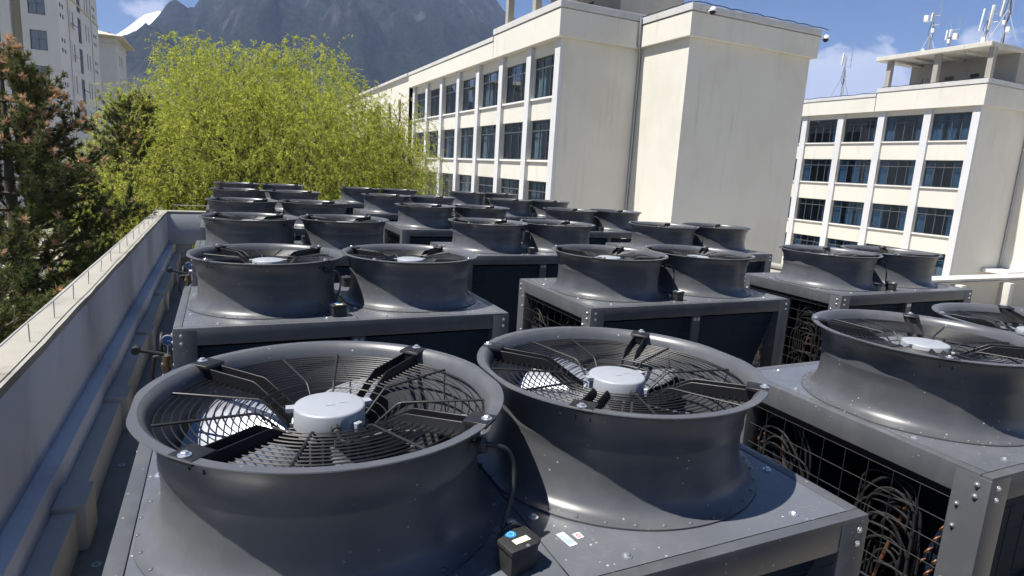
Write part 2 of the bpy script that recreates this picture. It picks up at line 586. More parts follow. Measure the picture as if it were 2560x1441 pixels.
def terrain():
    xs = np.arange(-1300, 2000, 8.0)
    ys = np.arange(520, 2700, 8.0)
    X, Y = np.meshgrid(xs, ys)
    az = np.degrees(np.arctan2(X, Y))
    ridge = 1900.0
    # crest elevation angle along the range, by bearing of the crest point
    A = [-40, -20, -12, -8, -7.1, -5.0, -4.5, -4.09, -3.6, -2.85, -2.1, -1.55, -1.19, 2, 6, 11, 16, 20, 22.8, 24.2, 27, 33, 42, 50]
    E = [3, 6, 7.6, 7.8, 8.1, 8.7, 9.15, 9.9, 10.6, 11.0, 10.7, 10.75, 11.5, 14, 16, 17.5, 17, 15.8, 14.0, 12.6, 10, 6, 3.4, 2]
    crest_az = np.degrees(np.arctan2(X, np.full_like(X, ridge)))
    Hc = np.tan(np.radians(np.interp(crest_az, A, E))) * np.hypot(X, ridge)
    t = (Y - 620) / (ridge - 620)
    w1 = fbm(X / 420, Y / 420, 5, 3)
    f = np.clip(t, 0, 1)
    prof = 0.30 * f + 0.70 * f ** 2.3
    back = np.clip((Y - ridge) / 700, 0, 1)
    prof = np.where(Y > ridge, 1 - 0.75 * back ** 1.2, prof)
    rn = fbm(X / 330, Y / 560, 7, 11, True)
    mid = np.clip(f * 1.35, 0, 1) * np.clip((1.02 - f) * 5, 0.02, 1)
    Z = Hc * prof + (rn - 0.62) * 300 * mid + (w1 - .5) * 150 * np.sin(np.pi * np.clip(f, 0, 1))
    # gullies running down the face, and a rough crest
    gl = fbm(X / 95 + w1 * 2, Y / 900, 5, 23, True)
    Z += (gl - 0.6) * 95 * np.clip(f * 1.2 - .1, 0, 1) * np.clip((1.03 - f) * 7, 0.05, 1)
    Z += (fbm(X / 26, Y / 26, 3, 41) - .5) * 16 * np.clip(f * 2, 0, 1)
    Z += (fbm(X / 9, Y / 9, 2, 57) - .5) * 9 * np.clip(f * 2, 0.2, 1)
    Z = np.where(t < 0, -6, Z + GZ - 2)
    edge = np.clip((1 - np.abs((X - 350) / 1650)) * 6, 0, 1) * np.clip((2700 - Y) / 300, 0, 1)
    Z = Z * edge + (GZ - 1) * (1 - edge)
    ny, nx = X.shape
    V = np.stack([X, Y, Z], -1).reshape(-1, 3)
    i = np.arange(ny * nx).reshape(ny, nx)
    F = np.stack([i[:-1, :-1], i[:-1, 1:], i[1:, 1:], i[1:, :-1]], -1).reshape(-1, 4)
    m, nt, b = new_mat('forested_rock')
    v = coord(nt)
    L = nt.links.new
    geo = N(nt, 'ShaderNodeNewGeometry')
    sp = N(nt, 'ShaderNodeSeparateXYZ')
    L(geo.outputs['Normal'], sp.inputs[0])
    ps = N(nt, 'ShaderNodeSeparateXYZ')
    L(v, ps.inputs[0])
    forest = mix(nt, ramp(nt, noise(nt, v, 0.11, 8, 0.8), 0.42, 0.60), (0.003, 0.006, 0.005), (0.026, 0.034, 0.024))
    rock = mix(nt, ramp(nt, noise(nt, v, 0.03, 10, 0.75, (1, 1, .22)), 0.44, 0.62), (0.012, 0.014, 0.016), (0.10, 0.10, 0.098))
    # rock where steep and high
    hn = N(nt, 'ShaderNodeMath', operation='MULTIPLY_ADD')
    hn.inputs[1].default_value = 0.0011
    hn.inputs[2].default_value = -0.05
    L(ps.outputs['Z'], hn.inputs[0])
    st = N(nt, 'ShaderNodeMath', operation='SUBTRACT')
    L(hn.outputs[0], st.inputs[0])
    L(sp.outputs['Z'], st.inputs[1])
    a2 = N(nt, 'ShaderNodeMath', operation='ADD')
    L(st.outputs[0], a2.inputs[0])
    L(noise(nt, v, 0.011, 7, 0.65), a2.inputs[1])
    rf = ramp(nt, a2.outputs[0], 0.16, 0.42)
    col = mix(nt, rf, forest, rock)
    # pale scree and bare patches
    pale = ramp(nt, noise(nt, v, 0.012, 8, 0.7, (1, 1, .3)), 0.66, 0.74)
    pk = N(nt, 'ShaderNodeMath', operation='MULTIPLY')
    pk.inputs[1].default_value = 0.35
    L(pale, pk.inputs[0])
    col = mix(nt, pk.outputs[0], col, (0.22, 0.21, 0.20))
    # bare winter woodland on the low slopes
    lown = N(nt, 'ShaderNodeMath', operation='MULTIPLY_ADD')
    lown.inputs[1].default_value = 140.0
    L(noise(nt, v, 0.006, 5), lown.inputs[0])
    L(ps.outputs['Z'], lown.inputs[2])
    mr = N(nt, 'ShaderNodeMapRange')
    mr.inputs['From Min'].default_value = 150
    mr.inputs['From Max'].default_value = 235
    mr.inputs['To Min'].default_value = 1
    mr.inputs['To Max'].default_value = 0
    L(lown.outputs[0], mr.inputs['Value'])
    wood = mix(nt, ramp(nt, noise(nt, v, 0.13, 8, 0.85), 0.44, 0.58), (0.020, 0.026, 0.016), (0.17, 0.15, 0.115))
    col = mix(nt, mr.outputs[0], col, wood)
    L(col, b.inputs['Base Color'])
    b.inputs['Roughness'].default_value = 1
    b.inputs['Specular IOR Level'].default_value = 0.05
    bump(nt, b, noise(nt, v, 0.06, 8, 0.8, (1, 1, .5)), 0.4, 18.0)
    ob('mountain', bulk('mountain', V, F, m, True), kind='structure')

    xs = np.arange(-1500, 900, 20.0)
    ys = np.arange(3000, 4900, 20.0)
    X, Y = np.meshgrid(xs, ys)
    cz = np.degrees(np.arctan2(X, np.full_like(X, 4000.0)))
    Hc = np.tan(np.radians(np.interp(cz, [-20, -13, -8.5, -7.9, -7.2, -6, -5, -4, -3, 0, 8], [5, 7.5, 7.9, 8.4, 8.2, 9.0, 9.8, 10.3, 9.9, 8.5, 6]))) * np.hypot(X, 4000)
    f = np.clip(1 - np.abs(Y - 4000) / 950, 0, 1)
    Z = Hc * f ** 0.8 + (fbm(X / 260, Y / 260, 6, 71, True) - .6) * 130 * np.clip(f, 0, 1) * np.clip((1.05 - f) * 3 + .15, 0, 1)
    Z = np.where(f <= 0, -6, Z + GZ)
    ny, nx = X.shape
    V = np.stack([X, Y, Z], -1).reshape(-1, 3)
    i = np.arange(ny * nx).reshape(ny, nx)
    F = np.stack([i[:-1, :-1], i[:-1, 1:], i[1:, 1:], i[1:, :-1]], -1).reshape(-1, 4)
    m, nt, b = new_mat('snow_and_rock')
    v = coord(nt)
    geo = N(nt, 'ShaderNodeNewGeometry')
    sp = N(nt, 'ShaderNodeSeparateXYZ')
    nt.links.new(geo.outputs['Normal'], sp.inputs[0])
    a = N(nt, 'ShaderNodeMath', operation='MULTIPLY_ADD')
    a.inputs[1].default_value = 0.35
    nt.links.new(noise(nt, v, 0.012, 7, 0.7), a.inputs[0])
    nt.links.new(sp.outputs['Z'], a.inputs[2])
    nt.links.new(mix(nt, ramp(nt, a.outputs[0], 0.72, 0.86), (0.22, 0.22, 0.24), (0.86, 0.87, 0.9)), b.inputs['Base Color'])
    b.inputs['Roughness'].default_value = 0.8
    ob('snow_mountain', bulk('snow_mountain', V, F, m, True), kind='structure')


terrain()

# ---------------------------------------------------------------- own building: roof, parapets
ob('roof_floor', MB().box(-1.2, -6, FZ - .2, 8.9, 15.06, FZ).mesh('roof_floor', FLOOR), kind='structure')
ob('roof_floor', MB().box(8.904, -6, FZ - .2, 22, 4.7, FZ).mesh('roof_floor_wing', FLOOR), kind='structure')
t = thing('plant_building', 'low building below whose roof carries the rows of fan units', 'building', (3.6, 4.6, GZ))
ob('outer_wall', MB().box(-1.69, -6, GZ, 8.88, 15.3, FZ - .21).mesh('body', WALLD), t, (-3.6, -4.6, -GZ))
ob('outer_wall', MB().box(8.92, -6, GZ, 22, 4.9, FZ - .21).mesh('wing', WALLD), t, (-3.6, -4.6, -GZ))


def parapets():
    t = thing('parapet_wall', 'blue-grey cement parapet with cream top running along the left roof edge', 'parapet', (-1.57, 4.5, FZ))
    o = (1.57, -4.5, -FZ)
    y0, y1 = -6.0, 15.3
    ob('wall_panel', MB().box(-1.69, y0, FZ - .2, -1.443, y1, 1.52).mesh('panel', PARA, bevel=.008), t, o)
    # slightly wavy troweled top
    mb = MB()
    n = 60
    rnd = random.Random(4)
    L = []
    for i in range(n + 1):
        y = y0 + (y1 - y0) * i / n
        j = rnd.uniform(-.006, .006)
        L.append([(-1.697, y, 1.522), (-1.697, y, 1.58), (-1.436 + j, y, 1.58 + rnd.uniform(-.003, .003)), (-1.436 + j, y, 1.522)])
    V = [p for l in L for p in l]
    F = [(i * 4 + k, i * 4 + k + 1, i * 4 + k + 5, i * 4 + k + 4) for i in range(n) for k in range(3)]
    F += [(i * 4 + 3, i * 4, i * 4 + 4, i * 4 + 7) for i in range(n)]
    F += [(0, 1, 2, 3), (n * 4, n * 4 + 1, n * 4 + 2, n * 4 + 3)]
    ob('coping', MB().add(V, F).mesh('coping', PARATOP, 30), t, o)
    ob('ledge', MB().box(-1.4425, y0, FZ, -1.318, 15.05, .79).mesh('ledge', PARA, bevel=.012), t, o)
    ob('lower_ledge', MB().box(-1.3175, y0, FZ, -1.177, 14.9, .60).mesh('ledge_low', PARALOW, bevel=.01), t, o)
    for k, yy in enumerate((-1.2, 0.75, 2.85, 4.9, 7.4, 9.9, 12.4)):
        ob('buttress', MB().box(-1.3165, yy, FZ + .001, -1.12, yy + .34, .64).mesh('buttress', PARALOW, bevel=.012), t, o)
    # far wall: beam on columns, open below
    t = thing('parapet_wall', 'blue-grey cement parapet closing the far end of the roof behind the units', 'parapet', (3.6, 15.18, FZ))
    o = (-3.6, -15.18, -FZ)
    ob('wall_panel', MB().box(-1.442, 15.06, .79, 9.14, 15.3, 1.52).mesh('beam', PARA, bevel=.008), t, o)
    ob('coping', MB().box(-1.434, 15.052, 1.522, 9.14, 15.31, 1.582).mesh('coping_far', PARATOP, bevel=.01), t, o)
    ob('kerb', MB().box(-1.442, 15.07, FZ, 9.14, 15.29, .46).mesh('kerb_far', PARALOW, bevel=.01), t, o)
    for x in (-1.30, 1.2, 3.7, 6.2, 8.7):
        ob('column', MB().box(x, 15.075, .461, x + .36, 15.285, .789).mesh('column', CONCW, bevel=.01), t, o)
    t = thing('parapet_wall', 'parapet along the right roof edge behind the right-hand units', 'parapet', (9.0, 10, FZ))
    o = (-9.0, -10, -FZ)
    ob('wall_panel', MB().box(8.9, 4.95, FZ - .2, 9.13, 15.05, 1.52).mesh('panel_r', PARALOW, bevel=.008), t, o)
    ob('coping', MB().box(8.88, 4.95, 1.521, 9.15, 15.05, 1.58).mesh('coping_r', PARATOP, bevel=.01), t, o)
    t = thing('parapet_wall', 'stained beige parapet with white moulded coping and piers at the right edge', 'parapet', (14, 4.8, FZ))
    o = (-14, -4.8, -FZ)
    ob('wall_panel', MB().box(8.9, 4.7, FZ - .2, 22, 4.92, 1.49).mesh('panel_x', plaster_mat('stained_beige_render', (0.42, 0.39, 0.33), (0.14, 0.12, 0.1), 0.65, 1.3), bevel=.006), t, o)
    ob('coping', MB().box(8.88, 4.64, 1.535, 22, 4.98, 1.58).box(8.88, 4.66, 1.491, 22, 4.96, 1.522).mesh('coping_x', CONCW, bevel=.006), t, o)
    for x in (11.32, 12.80, 14.3, 15.8):
        ob('pier', MB().box(x, 4.52, FZ, x + .14, 4.699, 1.489).mesh('pier', CONCW, bevel=.006), t, o)
    # lightning conductor on the left and far parapets
    t = thing('lightning_rod', 'thin steel lightning conductor on short posts along the left parapet top', 'lightning rod', (-1.53, 4.5, 1.58))
    rnd = random.Random(8)
    mb = MB()
    pts = []
    pm = MB().tube([(0, 0, 0), (0, 0, .135)], .0045, 5).mesh('post', GALV)
    for k in range(-10, 16):
        y = 3.623 + .7465 * k
        lx = rnd.uniform(-.012, .012)
        ob('post', pm, t, (0, y - 4.5, 0), (rnd.uniform(-.08, .08) if k != 4 else -.45, lx * 4, 0))
        pts.append((-.01 + lx * .5, y - 4.5, .135 + rnd.uniform(-.006, .006)))
    ob('conductor', MB().tube(pts, .0055, 5).mesh('wire', GALV, 60), t)
    t = thing('lightning_rod', 'thin steel lightning conductor on short posts along the far parapet top', 'lightning rod', (3.6, 15.18, 1.582))
    pts = []
    for k in range(13):
        x = -4.9 + k * .8
        ob('post', pm, t, (x, 0, 0))
        pts.append((x, 0, .133 + rnd.uniform(-.006, .006)))
    ob('conductor', MB().tube(pts, .0055, 5).mesh('wire2', GALV, 60), t)


parapets()


# ================================================================ BUILDINGS
PANE = MB().box(0, -.004, 0, 1, .004, 1)   # x: along the wall, z up, y: through
PANE_ME = None


def window(parent, base, O, U, Nn, w, h, cols, transom, sill=True, curtain=None, lower=None):
    """frame mesh is the window part; panes, sill and curtain are its children. O lower left of the opening on the glass plane"""
    global PANE_ME
    if PANE_ME is None:
        PANE_ME = raw_mesh(PANE, 'pane', GLASS)
    O = Vector(O)
    U = Vector(U)
    Nn = Vector(Nn)
    ang = math.atan2(U.y, U.x)
    b = .06
    mb = MB()
    # local: x along U, y = +z cross... frame drawn centred on the glass plane
    mb.box(0, -.04, 0, w, .04, b).box(0, -.04, h - b, w, .04, h).box(0, -.04, b, b, .04, h - b).box(w - b, -.04, b, w, .04, h - b)
    zt = h * transom
    if transom < 1:
        mb.box(b, -.035, zt - .03, w - b, .035, zt + .03)
    cw = (w - 2 * b) / cols
    for k in range(1, cols):
        x = b + k * cw
        mb.box(x - .025, -.03, b, x + .025, .03, min(zt - .03, h - b))
        if transom < 1:
            mb.box(x - .02, -.028, zt + .03, x + .02, .028, h - b)
    o = ob('window', mb.mesh('window_frame', FRAME), parent, O - base, (0, 0, ang))
    for k in range(cols):
        x = b + k * cw
        ob('pane', PANE_ME, o, (x + .026, (k % 2) * .016 - .008, b), (0, 0, 0), (cw - .052, 1, min(zt - .03, h - b) - b))
        if transom < 1:
            ob('pane', PANE_ME, o, (x + .021, 0, zt + .031), (0, 0, 0), (cw - .042, 1, h - b - zt - .031))
    side = 1 if (Vector((-math.sin(ang), math.cos(ang), 0)) @ Nn) > 0 else -1   # outward is +y or -y in local
    if sill:
        y0, y1 = sorted((side * .03, side * sill))
        ob('sill', MB().box(-.06, y0, -.11, w + .06, y1, -.002).mesh('sill', SILLM, bevel=.01, seg=1), o)
    if curtain:
        for (a, c, mat) in curtain:
            n = 14
            vs = []
            for i in range(n + 1):
                x = b + (w - 2 * b) * (a + (c - a) * i / n)
                y = -side * (.22 + .035 * math.sin(i * 2.1) + .02 * math.sin(i * 5.3))
                vs += [(x, y, .03), (x, y, h * .93)]
            me = MB().add(vs, [(2 * i, 2 * i + 1, 2 * i + 3, 2 * i + 2) for i in range(n)]).mesh('curtain', mat, 180)
            ob('curtain', me, o)
    return o


def teaching_block(label, X, Yc, sills, wh, ctop, cbot, low, bays, pitch, ww0, y_first, y_step, y_end, dark, tower, cols, pent):
    """long block: facade faces -X with pilasters, windows and spandrels; gable end faces -Y at Yc"""
    rnd = random.Random(int(X))
    base = Vector((X, Yc, GZ))
    t = thing('school_building', label, 'building', base)
    lo = -base
    xw = X + .24           # spandrel plane
    depth = .16
    U, Nn = (0, 1, 0), (-1, 0, 0)
    H = cbot - GZ
    opens = []
    for b in range(bays):
        y = y_first + pitch * b
        ww = ww0
        if b == 0:
            y, ww = Yc + .62, ww0 + y_first - Yc - .62
        for s in sills:
            opens.append((y - Yc, s - GZ, y + ww - Yc, min(s + wh, cbot) - GZ))
    ob('wall', raw_mesh(facade((xw, Yc, GZ), U, Nn, y_end - Yc, H, opens, depth + .02), 'facade', WALL), t, lo)
    # end wall, back, room masses with shade in their colour behind the glass
    ob('end_wall', MB().box(xw + .001, Yc, GZ, tower[0] - .002, Yc + .25, cbot).mesh('end_wall', WALL), t, lo)
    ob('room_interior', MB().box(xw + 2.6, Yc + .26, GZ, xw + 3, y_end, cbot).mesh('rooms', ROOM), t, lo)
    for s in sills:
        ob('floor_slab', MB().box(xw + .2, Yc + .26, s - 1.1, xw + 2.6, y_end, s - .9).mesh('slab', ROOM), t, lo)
    ob('rear_wall', MB().box(xw + 3.01, Yc + .26, GZ, xw + 13, y_end, cbot).mesh('rear', WALL), t, lo)
    # pilasters
    ys = [Yc + .004] + [y_first + pitch * b + ww0 for b in range(bays)]
    for k, y in enumerate(ys):
        a, c = (y, Yc + .60) if k == 0 else (y + .02, y + pitch - ww0 - .02)
        ob('pilaster', MB().box(X, a, GZ, xw - .001, c, cbot - .002).mesh('pilaster', PILAST, bevel=.01, seg=1), t, lo)
    # cornice bands: tall over the first bays, lower beyond
    oh = .26
    ob('cornice', MB().box(X - oh, Yc - oh, cbot, tower[0] - .003, y_step, ctop - .42).mesh('cornice', WALL, bevel=.012, seg=1), t, lo)
    ob('coping', MB().box(X - oh - .05, Yc - oh - .05, ctop - .36, tower[0] - .003, y_step + .05, ctop).box(X - oh + .06, Yc - oh + .06, ctop - .42, tower[0] - .01, y_step - .06, ctop - .36).mesh('coping', COPING, bevel=.012, seg=1), t, lo)
    ob('cornice', MB().box(X - oh + .002, y_step + .051, cbot + .002, xw + 13, y_end, low - .34).mesh('cornice_low', WALL, bevel=.012, seg=1), t, lo)
    ob('coping', MB().box(X - oh - .05, y_step + .052, low - .28, xw + 13, y_end + .05, low).box(X - oh + .06, y_step + .052, low - .34, xw + 12, y_end - .05, low - .28).mesh('coping_low', COPING, bevel=.012, seg=1), t, lo)
    # windows
    for b in range(bays):
        y = y_first + pitch * b
        ww = ww0
        if b == 0:
            y, ww = Yc + .62, ww0 + y_first - Yc - .62
        for fl, s in enumerate(sills):
            cur = []
            r = rnd.random()
            if dark == 'blue':
                cur = [(0, rnd.uniform(.15, .3), CURTAIN)] + ([(rnd.uniform(.72, .85), 1, CURTAIN)] if r < .75 else []) + ([(.4, .62, CURTAIN)] if r < .3 else [])
            else:
                cur = [(0, rnd.uniform(.2, .45), CURTAIN if rnd.random() < .35 else CURTAIN2)] + ([(rnd.uniform(.6, .8), 1, CURTAIN2)] if r < .5 else [])
            h = min(s + wh, cbot) - s
            window(t, base, (xw + depth, y, s), U, Nn, ww, h, cols, .74, depth + .12, cur)
            if fl == 0:
                # rendered lintel band between window head and cornice is left by the wall sheet
                pass
    # stair tower on the gable end
    x0, x1, yt, tt, tb = tower
    ob('tower_wall', MB().box(x0, yt, GZ, x1, Yc + 6, tb).mesh('tower', WALL), t, lo)
    ob('cornice', MB().box(x0 - .27, yt - .27, tb + .002, x1 + .27, Yc + 6.2, tt - .40).mesh('tower_cornice', WALL, bevel=.012, seg=1), t, lo)
    ob('coping', MB().box(x0 - .32, yt - .32, tt - .34, x1 + .32, Yc + 6.25, tt).box(x0 - .2, yt - .2, tt - .40, x1 + .2, Yc + 6.1, tt - .34).mesh('tower_coping', COPING, bevel=.012, seg=1), t, lo)
    pp = [(x0 - .42, Yc - .36, tt + .05), (x0 - .42, Yc - .36, tb + .1), (x0 - .09, Yc - .1, tb - .35), (x0 - .09, Yc - .1, GZ)]
    ob('drainpipe', MB().tube(pp, .06, 8).mesh('drainpipe', GALV, 50), t, lo)
    # rooftop pavilion: slab on columns with an inner wall
    zb, zs0, zs1, cx, cys, wx, we = pent
    for y in cys:
        ob('roof_column', MB().box(cx, y, zb, cx + .42, y + .42, zs0).mesh('roof_column', CONC, bevel=.01, seg=1), t, lo)  # darker concrete carries the shade on the columns in its colour
    ob('roof_slab', MB().box(cx - .45, Yc + .05, zs0, we, cys[-1] + 1.3, zs1).mesh('roof_slab', CONCW, bevel=.02, seg=1), t, lo)
    for y in (Yc + 2.1, Yc + 4.4, Yc + 6.4, Yc + 8.1):
        ob('slab_beam', MB().box(cx + .1, y, zs0 - .22, wx - .02, y + .22, zs0 - .002).mesh('slab_beam', CONCW), t, lo)
    wl = cys[-1] + .6 - (Yc + .1)
    wops = [(a, .15, a + .75, 1.55) for a in (2.9, 5.0, 7.1)]
    ob('pavilion_wall', raw_mesh(facade((wx, Yc + .1, zb - .3), U, Nn, wl, zs0 - zb + .3, wops, .2), 'pav_wall', CONC), t, lo)
    ob('pavilion_wall', MB().box(wx + .001, Yc + .1, zb - .3, we - .3, Yc + .3, zs0 - .002).mesh('pav_front', CONC), t, lo)
    ob('pavilion_wall', MB().box(wx + 1.2, Yc + .31, zb - .3, wx + 1.4, cys[-1] + .6, zs0 - .002).mesh('pav_back', WALL), t, lo)
    return t


blockA = teaching_block('long cream three-row block with white pilasters and plain stair tower, centre', 16.6, 29.5,
                        (7.25, 3.68, 0.12, -3.4), 2.32, 12.05, 10.22, 11.62, 7, 4.16, 3.51, 29.54, 38.35, 59.3, 'grey',
                        (21.85, 30.6, 25.25, 11.85, 10.28), 3, (12.0, 14.85, 15.3, 16.95, (29.4, 33.6, 37.6), 20.3, 25.0))
blockC = teaching_block('cream four-row block with blue curtains and rooftop slab carrying antennas, far right', 55.3, 29.5,
                        (7.58, 3.66, -0.38, -4.2), 2.3, 12.35, 10.3, 11.92, 6, 4.23, 3.55, 29.82, 38.55, 56.0, 'blue',
                        (62.3, 72.0, 25.2, 12.2, 10.3), 4, (12.3, 14.85, 15.22, 55.6, (29.5, 33.75, 38.0), 59.4, 66))


def small_block_c_extras():
    t = thing('entrance_canopy', 'pale concrete canopy slab jutting from the right-hand block above the parapet', 'canopy', (64, 28.6, -3.3))
    ob('slab', MB().box(-4.3, -1.2, 0, 7, .85, .28).mesh('canopy', SILLM, bevel=.02), t)


small_block_c_extras()

# farther continuation of the middle block beyond its joint
t = thing('school_annex', 'paler lower wing continuing beyond the joint, half hidden by the willow', 'building', (16.3, 59.6, GZ))
b0 = Vector((16.3, 59.6, GZ))
ops = [(3 + 4.4 * k, s - GZ, 3 + 4.4 * k + (3.1 if k > 1 else 0.9), s + 2.2 - GZ) for k in range(8) for s in (7.2, 3.6, .05)]
ob('wall', raw_mesh(facade((16.45, 59.42, GZ), (0, 1, 0), (-1, 0, 0), 40, 16.35, ops, .2), 'annex', WALL), t, -b0)
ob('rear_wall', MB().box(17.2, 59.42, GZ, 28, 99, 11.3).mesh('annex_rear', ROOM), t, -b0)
ob('coping', MB().box(16.2, 59.4, 11.352, 28, 99.5, 11.6).mesh('annex_coping', COPING, bevel=.012, seg=1), t, -b0)
for o_ in ops:
    window(t, b0, (16.6, 59.42 + o_[0], GZ + o_[1]), (0, 1, 0), (-1, 0, 0), o_[2] - o_[0], o_[3] - o_[1], 3 if o_[2] - o_[0] > 1 else 1, .74, .2)


def tower_block():
    X, Y = -15.1, 79.5
    base = Vector((X, Y, GZ))
    t = thing('tower_block', 'tall off-white block with small paired windows at far left', 'building', base)
    Z1 = 27.0
    lo = -base
    # front face (faces -Y), opening list u from the right corner leftwards -> use U=+X from x=-18.16
    XL = -18.16
    fo = []
    for s in (12.31, 15.75, 19.2, 22.6, 8.85, 5.4, 1.95, -1.5):
        fo.append((-17.57 - XL, s - GZ, -16.13 - XL, s + 1.92 - GZ))
    ob('wall', raw_mesh(facade((XL, Y, GZ), (1, 0, 0), (0, -1, 0), X - XL, Z1 - GZ, fo, .18), 'tb_front', WALLD), t, lo)
    for o_ in fo:
        window(t, base, (XL + o_[0], Y + .14, GZ + o_[1]), (1, 0, 0), (0, -1, 0), o_[2] - o_[0], o_[3] - o_[1], 2, .55, False)
    # recess and left wing
    ob('recess_wall', MB().box(-19.0, Y + .9, GZ, -18.165, Y + 1.2, Z1).mesh('tb_recess', TRIMD), t, lo)
    ob('wing_wall', MB().box(-30, Y - .3, GZ, -19.002, Y + 12, Z1).mesh('tb_wing', WALLD), t, lo)
    for s in (12.3, 8.85, 15.75, 5.4):
        w = ob('window', MB().box(-20.5, Y - .34, s, -19.9, Y - .302, s + 1.9).mesh('tb_wwin', FRAME), t, lo)
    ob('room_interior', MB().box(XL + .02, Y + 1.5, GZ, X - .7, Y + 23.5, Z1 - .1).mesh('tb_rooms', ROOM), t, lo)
    # long side (faces +X)
    so = []
    fl = [17.0 + 3.47 * k for k in range(-6, 3)]
    for z in fl:
        for (a, c) in ((80.6, 81.35), (81.75, 82.5), (100.0, 100.8), (101.2, 102.0)):
            so.append((a, z, c, z + .46))
            so.append((a, z - 1.03, c, z - .57))
        for a in (85.3, 86.9, 94.6, 96.3):
            so.append((a, z - 1.25, a + .6, z + .68))
        so.append((89.9, z - 2.15, 91.9, z + .68))
    ops = [(a - Y, b - GZ, c - Y, d - GZ) for (a, b, c, d) in so if d < Z1 and b > GZ + .3]
    ob('wall', raw_mesh(facade((X, Y, GZ), (0, 1, 0), (1, 0, 0), 24.4, Z1 - GZ, ops, .14), 'tb_side', WALLD), t, lo)
    for o_ in ops:
        window(t, base, (X - .10, Y + o_[0], GZ + o_[1]), (0, 1, 0), (1, 0, 0), o_[2] - o_[0], o_[3] - o_[1], 1, 1.0, False)
    ob('string_course', MB().box(X + .001, Y - .02, 18.82, X + .12, Y + 24.4, 19.0).mesh('tb_band', TRIMD, bevel=.01, seg=1), t, lo)
    for y in (84.6, 98.5):
        ob('drainpipe', MB().tube([(X + .09, y, GZ), (X + .09, y, Z1)], .07, 8).mesh('tb_pipe', WALLD, 60), t, lo)
    for (y, z) in ((86.2, 16.3), (86.4, 12.9), (90.6, 9.6)):
        ob('open_sash', MB().box(0, 0, 0, .75, .7, .05).mesh('tb_sash', FRAME), t, Vector((X + .02, y, z)) - base, (0, R(35), 0))
    # hip-roofed block behind
    X2, Y2 = -14.46, 115.0
    b2 = Vector((X2, Y2, GZ))
    t = thing('hipped_block', 'grey block with overhanging hipped roof behind the tall left block', 'building', b2)
    lo = -b2
    ops = []
    for k in range(5):
        z = 15.5 - 3.45 * k
        for a in (2.9, 5.3):
            ops.append((a, z - GZ, a + .95, z + 1.7 - GZ))
    ob('wall', raw_mesh(facade((X2, Y2, GZ), (0, 1, 0), (1, 0, 0), 11, 18.3 - GZ, ops, .2), 'hb_side', WALLD), t, lo)
    for o_ in ops:
        window(t, b2, (X2 - .14, Y2 + o_[0], GZ + o_[1]), (0, 1, 0), (1, 0, 0), o_[2] - o_[0], o_[3] - o_[1], 1, .7, False)
    ob('wall', MB().box(X2 - 14, Y2 - .001, GZ, X2 - .001, Y2 + .3, 18.3).mesh('hb_front', WALLD), t, lo)
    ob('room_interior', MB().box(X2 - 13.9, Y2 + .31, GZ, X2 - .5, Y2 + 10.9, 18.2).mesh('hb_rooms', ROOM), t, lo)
    ob('frieze', MB().box(X2 - 14.1, Y2 - .12, 18.302, X2 + .12, Y2 + 11.1, 19.2).mesh('hb_frieze', COPING), t, lo)
    ob('frieze', MB().box(X2 - 14.1, Y2 - .16, 18.25, X2 + .16, Y2 + 11.14, 18.30).mesh('hb_trim', SILLM), t, lo)
    e = 1.25
    V = [(X2 - 15, Y2 - e, 19.203), (X2 + e, Y2 - e, 19.203), (X2 + e, Y2 + 12, 19.203), (X2 - 15, Y2 + 12, 19.203),
         (X2 - 15, Y2 - e, 19.5), (X2 + e, Y2 - e, 19.5), (X2 + e, Y2 + 12, 19.5), (X2 - 15, Y2 + 12, 19.5),
         (X2 - 11, Y2 + 4, 20.9), (X2 - 4, Y2 + 4, 20.9), (X2 - 4, Y2 + 6, 20.9), (X2 - 11, Y2 + 6, 20.9)]
    ob('roof', MB().add(V, [(0, 3, 2, 1), (0, 1, 5, 4), (1, 2, 6, 5), (2, 3, 7, 6), (3, 0, 4, 7), (4, 5, 9, 8), (5, 6, 10, 9), (6, 7, 11, 10), (7, 4, 8, 11), (8, 9, 10, 11)]).mesh('hb_roof', TRIMD), t, lo)


tower_block()


# ---------------------------------------------------------------- rooftop equipment on the far buildings
def cctv(label, loc, rz):
    t = thing('security_camera', label, 'camera', loc, rz, 'dome cameras on the stair tower')
    ob('bracket', MB().box(-.05, -.02, -.02, .05, .30, .05).box(-.09, -.03, -.09, .09, .0, .12).mesh('bracket', WHITEP, bevel=.01), t)
    ob('housing', MB().lathe([(.02, .17), (.10, .15), (.16, .08), (.17, -.02), (.165, -.06)], 20, (0, .36, 0), True, True).mesh('housing', WHITEP, 50), t)
    ob('dome', MB().lathe([(.155, -.061), (.15, -.12), (.11, -.20), (.04, -.235)], 20, (0, .36, 0), True, True).mesh('dome', BLACK, 60), t)


cctv('white dome camera on the left corner of the stair tower cornice', (22.55, 24.93, 11.55), R(180))
cctv('white dome camera on the right corner of the stair tower cornice', (30.92, 25.0, 11.45), R(-100))
t = thing('cable_run', 'loose black cable draped along the top of the stair tower', 'cable', (26.5, 24.95, 11.85))
rnd = random.Random(2)
pts = [(-4.9 + i * .35, rnd.uniform(-.03, .05), .03 + abs(math.sin(i * .9)) * .07) for i in range(29)]
ob('cable', MB().tube(pts, .025, 5).mesh('cable', RUBBER, 60), t)
pts = [(-4.95, .05 + i * .35, .03 + abs(math.sin(i * 1.1)) * .06) for i in range(13)]
ob('cable', MB().tube(pts, .022, 5).mesh('cable2', RUBBER, 60), t)


